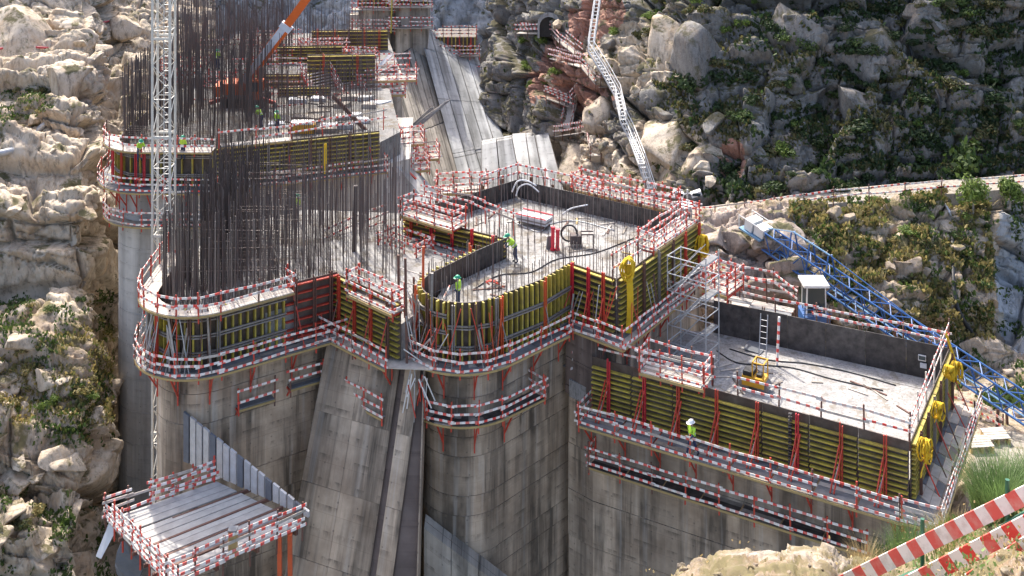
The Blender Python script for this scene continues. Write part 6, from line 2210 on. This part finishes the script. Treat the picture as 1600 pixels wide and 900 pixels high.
for k in range(70):
    x, y = br_.uniform(-20, 170), br_.choice((br_.uniform(20, 330), br_.uniform(500, 860)))
    sz = br_.choice((.4, .6, .9, 1.2))
    lab = ('small' if sz < .5 else 'middling' if sz < .8 else 'large' if sz < 1 else 'very large') + ' pale ' + (('angular boulder above the red hose' if y < 80 else 'angular boulder on the ledges by the drain channel' if y < 250 else 'angular boulder on the ledge over the shaded cliff') if y < 400 else ('stone in the grassy lower slope' if y < 680 else 'stone at the foot of the left bank'))
    boulder(lab, 'rock_bank_left', x, y, sz, 360 + k % 7, 'rock_left', lab.replace('boulder', 'boulders').replace('stone', 'stones'), .65)

# ------------------------------------------------------------------ scrub
def foliage_mesh(kind, seed, n, spread, hgt, leaf, mat, clumps=9):
    k = ('fol', kind, seed, mat)
    if k in CACHE:
        return CACHE[k]
    rr = np.random.default_rng(seed)
    cc = rr.normal(0, 1, (clumps, 3)); cc /= np.linalg.norm(cc, axis=1, keepdims=True)
    cc *= rr.uniform(.3, .8, (clumps, 1)) * np.array([spread, spread, hgt * .5]); cc[:, 2] = np.abs(cc[:, 2]) + hgt * .25
    ci = rr.integers(0, clumps, n)
    d = rr.normal(0, 1, (n, 3)); d /= np.linalg.norm(d, axis=1, keepdims=True)
    rad = np.array([spread * .42, spread * .42, hgt * .30])
    c = cc[ci] + d * rad * rr.uniform(.6, 1.05, (n, 1))
    c[:, 2] = np.maximum(c[:, 2], .02)
    nn = d + rr.normal(0, .5, (n, 3)); nn /= np.linalg.norm(nn, axis=1, keepdims=True)
    u = np.cross(nn, rr.normal(0, 1, (n, 3))); u /= np.linalg.norm(u, axis=1, keepdims=True) + 1e-6
    w = np.cross(nn, u)
    s = (leaf * rr.uniform(.6, 1.4, n))[:, None]
    V = np.stack([c - u * s, c + w * s * .45, c + u * s, c - w * s * .45], axis=1).reshape(-1, 3)
    Fq = np.arange(4 * n).reshape(n, 4)
    me = bpy.data.meshes.new('foliage')
    me.vertices.add(len(V)); me.vertices.foreach_set('co', V.astype(np.float32).ravel())
    me.loops.add(4 * n); me.loops.foreach_set('vertex_index', Fq.astype(np.int32).ravel())
    me.polygons.add(n); me.polygons.foreach_set('loop_start', np.arange(0, 4 * n, 4, dtype=np.int32))
    me.update(calc_edges=True)
    me.materials.append(M[mat])
    CACHE[k] = me
    return me


def shrub(label, sh, px, py, size, seed, mat, group, hgt=1.0, n=420, name='shrub', cat='shrub'):
    p, n_ = ground_at(sh, px, py)
    me = foliage_mesh('s', seed, n, 1.0, 1.15, .13, mat)
    rr = random.Random(int(px * 7 + py))
    m = Matrix.Translation(p - Vector((0, 0, .12 * size))) @ Matrix.Rotation(rr.uniform(0, 6.28), 4, 'Z') @ Matrix.Diagonal((size * rr.uniform(.9, 1.3), size * rr.uniform(.8, 1.1), size * hgt, 1))
    return tag(meshobj(name, me, None, m), label, cat, group)


vr = random.Random(9)


def free_spot(sh, x0, x1, y0, y1):
    return vr.uniform(x0, x1), vr.uniform(y0, y1)


for k in range(150):
    x, y = free_spot('h', 1060, 1610, -10, 300)
    if x < 1200 and y < 230 and vr.random() < .8:
        continue
    if y > 318 - (x - 1100) * .05:
        continue
    m_ = vr.choice(('leaf_dark', 'leaf_dark', 'leaf_mid', 'leaf_olive'))
    sz = vr.uniform(.5, 1.45)
    what = ('large ' if sz > 1.0 else 'small ') + {'leaf_dark': 'dark evergreen shrub', 'leaf_mid': 'mid green shrub', 'leaf_olive': 'olive brown shrub'}[m_]
    lab = what + ' on the shaded hillside ' + hill_zone(x, y)
    shrub(lab, 'rock_hill_right', x, y, sz, vr.randrange(5), m_, lab.replace('shrub', 'shrubs'), .8)
for k in range(22):
    x, y = free_spot('h', 960, 1230, 0, 60)
    shrub('yellow green shrub along the hilltop above the crags', 'rock_hill_right', x, y, vr.uniform(.5, 1.0), vr.randrange(5), 'leaf_light' if vr.random() < .4 else 'leaf_olive', 'yellow green hilltop shrubs')
for k in range(16):
    x, y = free_spot('h', 818, 868, 62, 140)
    shrub('bright green shrub on the bank left of the red spoil', 'rock_hill_right', x, y, vr.uniform(.5, 1.0), vr.randrange(5), 'leaf_light', 'bright shrubs left of the red spoil')
for i, (x, y, s, lab) in enumerate([(1085, 140, 1.6, 'dark bush in the cleft right of the pale granite boulder'), (1112, 132, 1.5, 'second dark bush in the cleft among the crags'), (1320, 85, 1.7, 'dark green bush beside the grey crag'), (1510, 262, 2.4, 'large green bush above the track'),
                                    (1222, 238, .9, 'small pale tree over the scrub slope'), (1305, 222, 1.0, 'small bright tree by the rusty post'), (1243, 198, .7, 'small bright sapling on the scrub slope'), (1502, 120, .8, 'pale sapling high on the hillside'), (1440, 195, .7, 'pale sapling below the flat outcrop')]):
    shrub(lab, 'rock_hill_right', x, y, s, i % 5, 'leaf_light' if s <= 1.0 else ('leaf_mid' if i == 3 else 'leaf_dark'), None, 1.15, 600, 'bush')
# two young trees at the track
def small_tree(label, base, h, spread, seed, mat):
    t = thing('young_tree', label, 'tree', base)
    base = Vector(base)
    tube('trunk', base - Vector((0, 0, .4)), base + Vector((.1, 0, h * .6)), .09, 'plank', t, 7, .05)
    rr = random.Random(seed)
    for k in range(5):
        a = rr.uniform(0, 6.28)
        tube('limb', base + Vector((.05, 0, h * (.25 + .07 * k))), base + Vector((math.cos(a) * spread * .6, math.sin(a) * spread * .5, h * (.55 + .08 * k))), .04, 'plank', t, 5, .015)
    me = foliage_mesh('t', seed, 1100, spread, h * .95, .15, mat, 12)
    meshobj('crown', me, t, Matrix.Translation(base + Vector((0, 0, h * .15))))


small_tree('bright green young tree on the track edge', PD(1520, 330, 90), 3.0, 1.2, 41, 'leaf_light')
small_tree('smaller bright young tree on the track by the frame edge', PD(1578, 318, 90), 2.2, .9, 42, 'leaf_light')
for k in range(85):
    x, y = free_spot('l', 1235, 1545, 312, 500)
    if y > 330 + (x - 1150) * .75:
        continue
    m_ = vr.choice(('leaf_olive', 'leaf_dry', 'leaf_dry', 'leaf_mid', 'leaf_light'))
    lab = {'leaf_olive': 'olive', 'leaf_dry': 'dry yellowish', 'leaf_mid': 'mid green', 'leaf_dark': 'dark', 'leaf_light': 'bright green'}[m_] + ' shrub on the slope ' + ('right under the track rail' if y < 350 else 'beside the grey pipe' if x < 1340 else 'around the black drain pipe' if x > 1440 else 'in the middle of the scrub')
    shrub(lab, 'slope_below_track', x, y, vr.uniform(.25, .75), vr.randrange(5), m_, lab.replace('shrub', 'shrubs'), .8, 300)
for k in range(105):
    if vr.random() < .62:
        x, y = free_spot('b', -10, 172, 500, 720)
        if y > 640 + x * .25 or y < 560 - x * .35:
            continue
    else:
        x, y = vr.choice(((vr.uniform(0, 70), vr.uniform(140, 200)), (vr.uniform(0, 160), vr.uniform(470, 490)), (vr.uniform(0, 60), vr.uniform(740, 830))))
    m_ = vr.choice(('leaf_dry', 'leaf_dry', 'leaf_mid', 'leaf_light', 'leaf_olive'))
    lab = {'leaf_olive': 'olive', 'leaf_dry': 'dry yellowish', 'leaf_mid': 'mid green', 'leaf_light': 'bright green'}[m_] + ' shrub on the left bank ' + ('by the grey drain channel' if y < 300 else 'below the shaded cliff' if y < 560 else 'on the grassy lower slope' if y < 720 else 'under the lowest ledge')
    shrub(lab, 'rock_bank_left', x, y, vr.uniform(.3, .75), vr.randrange(5), m_, lab.replace('shrub', 'shrubs'), .9, 300)


def ground_cover(name, sh, n, mask, mat, leaf, seed, label):
    G, N, X, Y = SHEETS[sh]
    rr = np.random.default_rng(seed)
    g = G.reshape(-1, 3); nn = N.reshape(-1, 3)
    ok = mask(X.ravel(), Y.ravel(), nn, g)
    idx = np.nonzero(rr.random(len(g)) < ok)[0]
    if len(idx) > n:
        idx = rr.choice(idx, n, replace=False)
    m_ = len(idx)
    c = g[idx] + rr.normal(0, .09, (m_, 3))
    up = np.array([0, 0, 1.0]) + rr.normal(0, .55, (m_, 3)); up /= np.linalg.norm(up, axis=1, keepdims=True)
    u = np.cross(up, rr.normal(0, 1, (m_, 3))); u /= np.linalg.norm(u, axis=1, keepdims=True) + 1e-6
    s = (leaf * rr.uniform(.5, 1.5, m_))[:, None]
    V = np.stack([c - u * s * .4, c + u * s * .4, c + up * s * 1.2 + u * s * .3, c + up * s * 1.3 - u * s * .3], axis=1).reshape(-1, 3)
    me = bpy.data.meshes.new(name)
    me.vertices.add(4 * m_); me.vertices.foreach_set('co', V.astype(np.float32).ravel())
    me.loops.add(4 * m_); me.loops.foreach_set('vertex_index', np.arange(4 * m_, dtype=np.int32))
    me.polygons.add(m_); me.polygons.foreach_set('loop_start', np.arange(0, 4 * m_, 4, dtype=np.int32))
    me.update(calc_edges=True)
    me.materials.append(M[mat])
    tag(meshobj(name, me), label, 'ground cover', None, 'stuff')


patchy = lambda X, Y, sc, sd_, th: (fbm(X * sc, Y * sc, sd_, 4) > th)
ground_cover('heath', 'rock_hill_right', 60000, lambda X, Y, n_, g: np.where((X > 1020) & patchy(X, Y, .02, 5, .03), .5, .02) * np.clip(n_[:, 2] * 1.6, .1, 1), 'leaf_olive', .22, 1, 'low olive heath between the rocks of the shaded hillside')
ground_cover('heath', 'rock_hill_right', 60000, lambda X, Y, n_, g: np.where((X > 1080) & patchy(X, Y, .016, 15, .02), .5, .0) * np.clip(n_[:, 2] * 1.6, .1, 1), 'leaf_dark', .26, 2, 'dark green heath on the shaded hillside')
ground_cover('dry_grass', 'slope_below_track', 36000, lambda X, Y, n_, g: np.where((X > 1235) & (X < 1550) & (Y < 330 + (X - 1150) * .8) & (Y < 530) & patchy(X, Y, .03, 6, -.12), .7, .0), 'leaf_dry', .2, 3, 'dry grass over the slope below the track')
ground_cover('dry_grass', 'slope_below_track', 9000, lambda X, Y, n_, g: np.where((X > 1235) & (X < 1600) & (Y < 640) & patchy(X, Y, .035, 26, .05), .5, .0), 'leaf_mid', .18, 4, 'green grass tufts below the track and under the boom')
ground_cover('dry_grass', 'rock_bank_left', 46000, lambda X, Y, n_, g: np.where((X < 176) & (Y > 560 - X * .4) & (Y < 660 + X * .25) & patchy(X, Y, .04, 8, -.12), .7, .0), 'leaf_dry', .17, 5, 'yellowish grass over the lower left bank')
ground_cover('dry_grass', 'rock_bank_left', 26000, lambda X, Y, n_, g: np.where((X < 176) & (((Y > 455) & (Y < 700)) | ((Y > 130) & (Y < 200) & (X < 80)) | (Y > 760)) & patchy(X, Y, .03, 18, .05), .6, .0), 'leaf_mid', .17, 6, 'green grass on the ledges of the left bank')

# ------------------------------------------------------------------ foreground shelf
boulder('flat pale rock set in the crest of the near shelf', 'ground_near', 1265, 868, .22, 501, 'rock_near', None, .35, .3)
boulder('striped pale stone beside the near striped rails', 'ground_near', 1578, 872, .17, 502, 'rock_near', None, .9, -.2)
for k in range(60):
    x = br_.uniform(1050, 1330)
    boulder('small brown stone on the near shelf soil', 'ground_near', x, 882 + br_.random() * 30, br_.choice((.02, .03, .05)), 340 + k % 7, 'rock_near', 'small stones on the near shelf', .8, .0, 'stone')
for k in range(14):
    x = br_.uniform(1540, 1620)
    boulder('stone in the soil under the near striped rails', 'ground_near', x, 870 + br_.random() * 40, br_.choice((.06, .09, .12)), 340 + k % 7, 'rock_near', 'stones under the near rails', .8, .0, 'stone')
nr_ = thing('near_barrier', 'big red and white striped barrier boards in the foreground', 'barrier', PD(1600, 820, 11.5))
for (x0, y0, Y0), (x1, y1, Y1) in (((1312, 914, 12.8), (1680, 736, 11.2)), ((1372, 938, 12.2), (1680, 780, 11.1)), ((1500, 920, 11.5), (1680, 806, 10.9))):
    a, b = PD(x0, y0, Y0), PD(x1, y1, Y1)
    beam('barrier_board', a, b, .025, .155, 'stripe_near', nr_)
for x, y, Y, dn, upx in ((1443, 862, 12.15, .35, .22), (1576, 800, 11.55, .62, .2)):
    c = PD(x, y, Y + .05)
    tube('post', c + Vector((0, .03, -dn)), c + Vector((0, .03, upx + .1)), .022, 'green_paint', nr_, 8)
chain('near_pipe', smooth_path([PD(1380, 915, 12.3), PD(1460, 884, 12.0), PD(1540, 842, 11.7), PD(1610, 800, 11.5), PD(1680, 770, 11.3)]), .035, 'green_paint', None, 8, 'blue green pipe running behind the near striped boards', 'pipe')


def blades(label, name, base, n, h, spread, mat, seed, wid=.006, cat='plant', fan=.45, flowers=0):
    """upright thin stems fanning from one root"""
    rr = random.Random(seed)
    V, Fc, mi = [], [], []
    for k in range(n):
        a = rr.uniform(0, 6.28)
        r0 = spread * math.sqrt(rr.random())
        b = Vector((math.cos(a) * r0, math.sin(a) * r0, 0))
        ln = h * rr.uniform(.5, 1.0)
        out = Vector((math.cos(a), math.sin(a), 0)) * fan * rr.uniform(.2, 1.0) + Vector((rr.uniform(-.15, .15), rr.uniform(-.15, .15), 0))
        side = Vector((-math.sin(a + rr.uniform(-1, 1)), math.cos(a), 0)) * wid
        q = len(V)
        for i in range(4):
            f = i / 3
            c = b + out * ln * f * f + Vector((0, 0, ln * f * (1 - .2 * f * f)))
            V += [c - side * (1 - f * .8), c + side * (1 - f * .8)]
        for i in range(3):
            Fc.append((q + 2 * i, q + 2 * i + 1, q + 2 * i + 3, q + 2 * i + 2)); mi.append(0)
        if k < flowers:
            c = b + out * ln + Vector((0, 0, ln * .8))
            q = len(V)
            s = .012
            V += [c + Vector((-s, 0, 0)), c + Vector((0, -s, s)), c + Vector((s, 0, 0)), c + Vector((0, s, -s))]
            Fc.append((q, q + 1, q + 2, q + 3)); mi.append(1)
    me = mesh_from(name, V, Fc, [mat, 'white_paint'], midx=mi)
    return tag(meshobj(name, me, None, Matrix.Translation(Vector(base))), label, cat)


def near(px, py):
    p, n_ = ground_at('ground_near', px, py)
    return p


blades('tall feathery green broom bush beside the near striped rails', 'broom_bush', near(1565, 812), 2600, .85, .32, 'leaf_broom', 1, .0032, 'bush', .55)
blades('second green broom bush by the frame edge', 'broom_bush', near(1625, 790), 1800, .75, .3, 'leaf_broom', 2, .0032, 'bush', .55)
blades('green flowering weed with small white blossoms on the near shelf', 'flowering_weed', near(1425, 875), 900, .55, .25, 'leaf_broom', 3, .0028, 'plant', .5, 26)
blades('smaller green weed beside the flowering weed', 'weed', near(1385, 888), 500, .4, .2, 'leaf_mid', 4, .003, 'plant', .5, 10)
blades('dry straw tuft between the rock hump and the weed', 'straw_tuft', near(1350, 888), 400, .38, .2, 'straw', 5, .002, 'plant', .6)
blades('straw coloured tuft at the corner of the right block', 'straw_tuft', near(1490, 856), 700, .42, .3, 'straw', 6, .0025, 'plant', .6)
blades('low green grass tuft under the near rails', 'grass_tuft', near(1500, 862), 900, .28, .4, 'leaf_light', 7, .003, 'plant', .5)
blades('small green plant on the crest of the near shelf', 'weed', near(1122, 890), 160, .2, .07, 'leaf_light', 8, .004, 'plant', .4)
ground_cover('near_grass', 'ground_near', 30000, lambda X, Y, n_, g: np.where((X > 1340) & patchy(X, Y, .02, 3, -.15), .6, .02), 'straw', .022, 9, 'short dry grass on the near shelf')
ground_cover('near_grass', 'ground_near', 20000, lambda X, Y, n_, g: np.where((X > 1380) & (X < 1600) & patchy(X, Y, .03, 13, -.05), .6, .0), 'leaf_broom', .026, 10, 'short green grass on the near shelf')

# pallets and a broken barrier on the site ground right of the block
for lab, x, y in (('pale pallet stack beside the end platform', 1530, 702), ('second pale pallet beside the end platform', 1556, 690)):
    c, _n = ground_at('slope_below_track', x, y)
    t = thing('pallet', lab, 'pallet', c)
    for k in range(5):
        beam('slat', c + Vector((-.7, -.5 + k * .25, .42)), c + Vector((.7, -.35 + k * .25, .42)), .2, .04, 'plank_pale', t)
    for k in range(3):
        beam('bearer', c + Vector((-.65 + k * .62, -.55, .2)), c + Vector((-.6 + k * .62, .6, .2)), .12, .4, 'timber_yellow', t)
gr = thing('guard_rail', 'striped barrier across the site ground under the blue boom', 'railing', ground_at('slope_below_track', 1520, 650)[0])
rail_run(gr, [ground_at('slope_below_track', x, y)[0] for x, y in ((1480, 640), (1530, 655), (1566, 676))], 0, (.9, .45), 'stripe', 'rust_steel', 1.5)
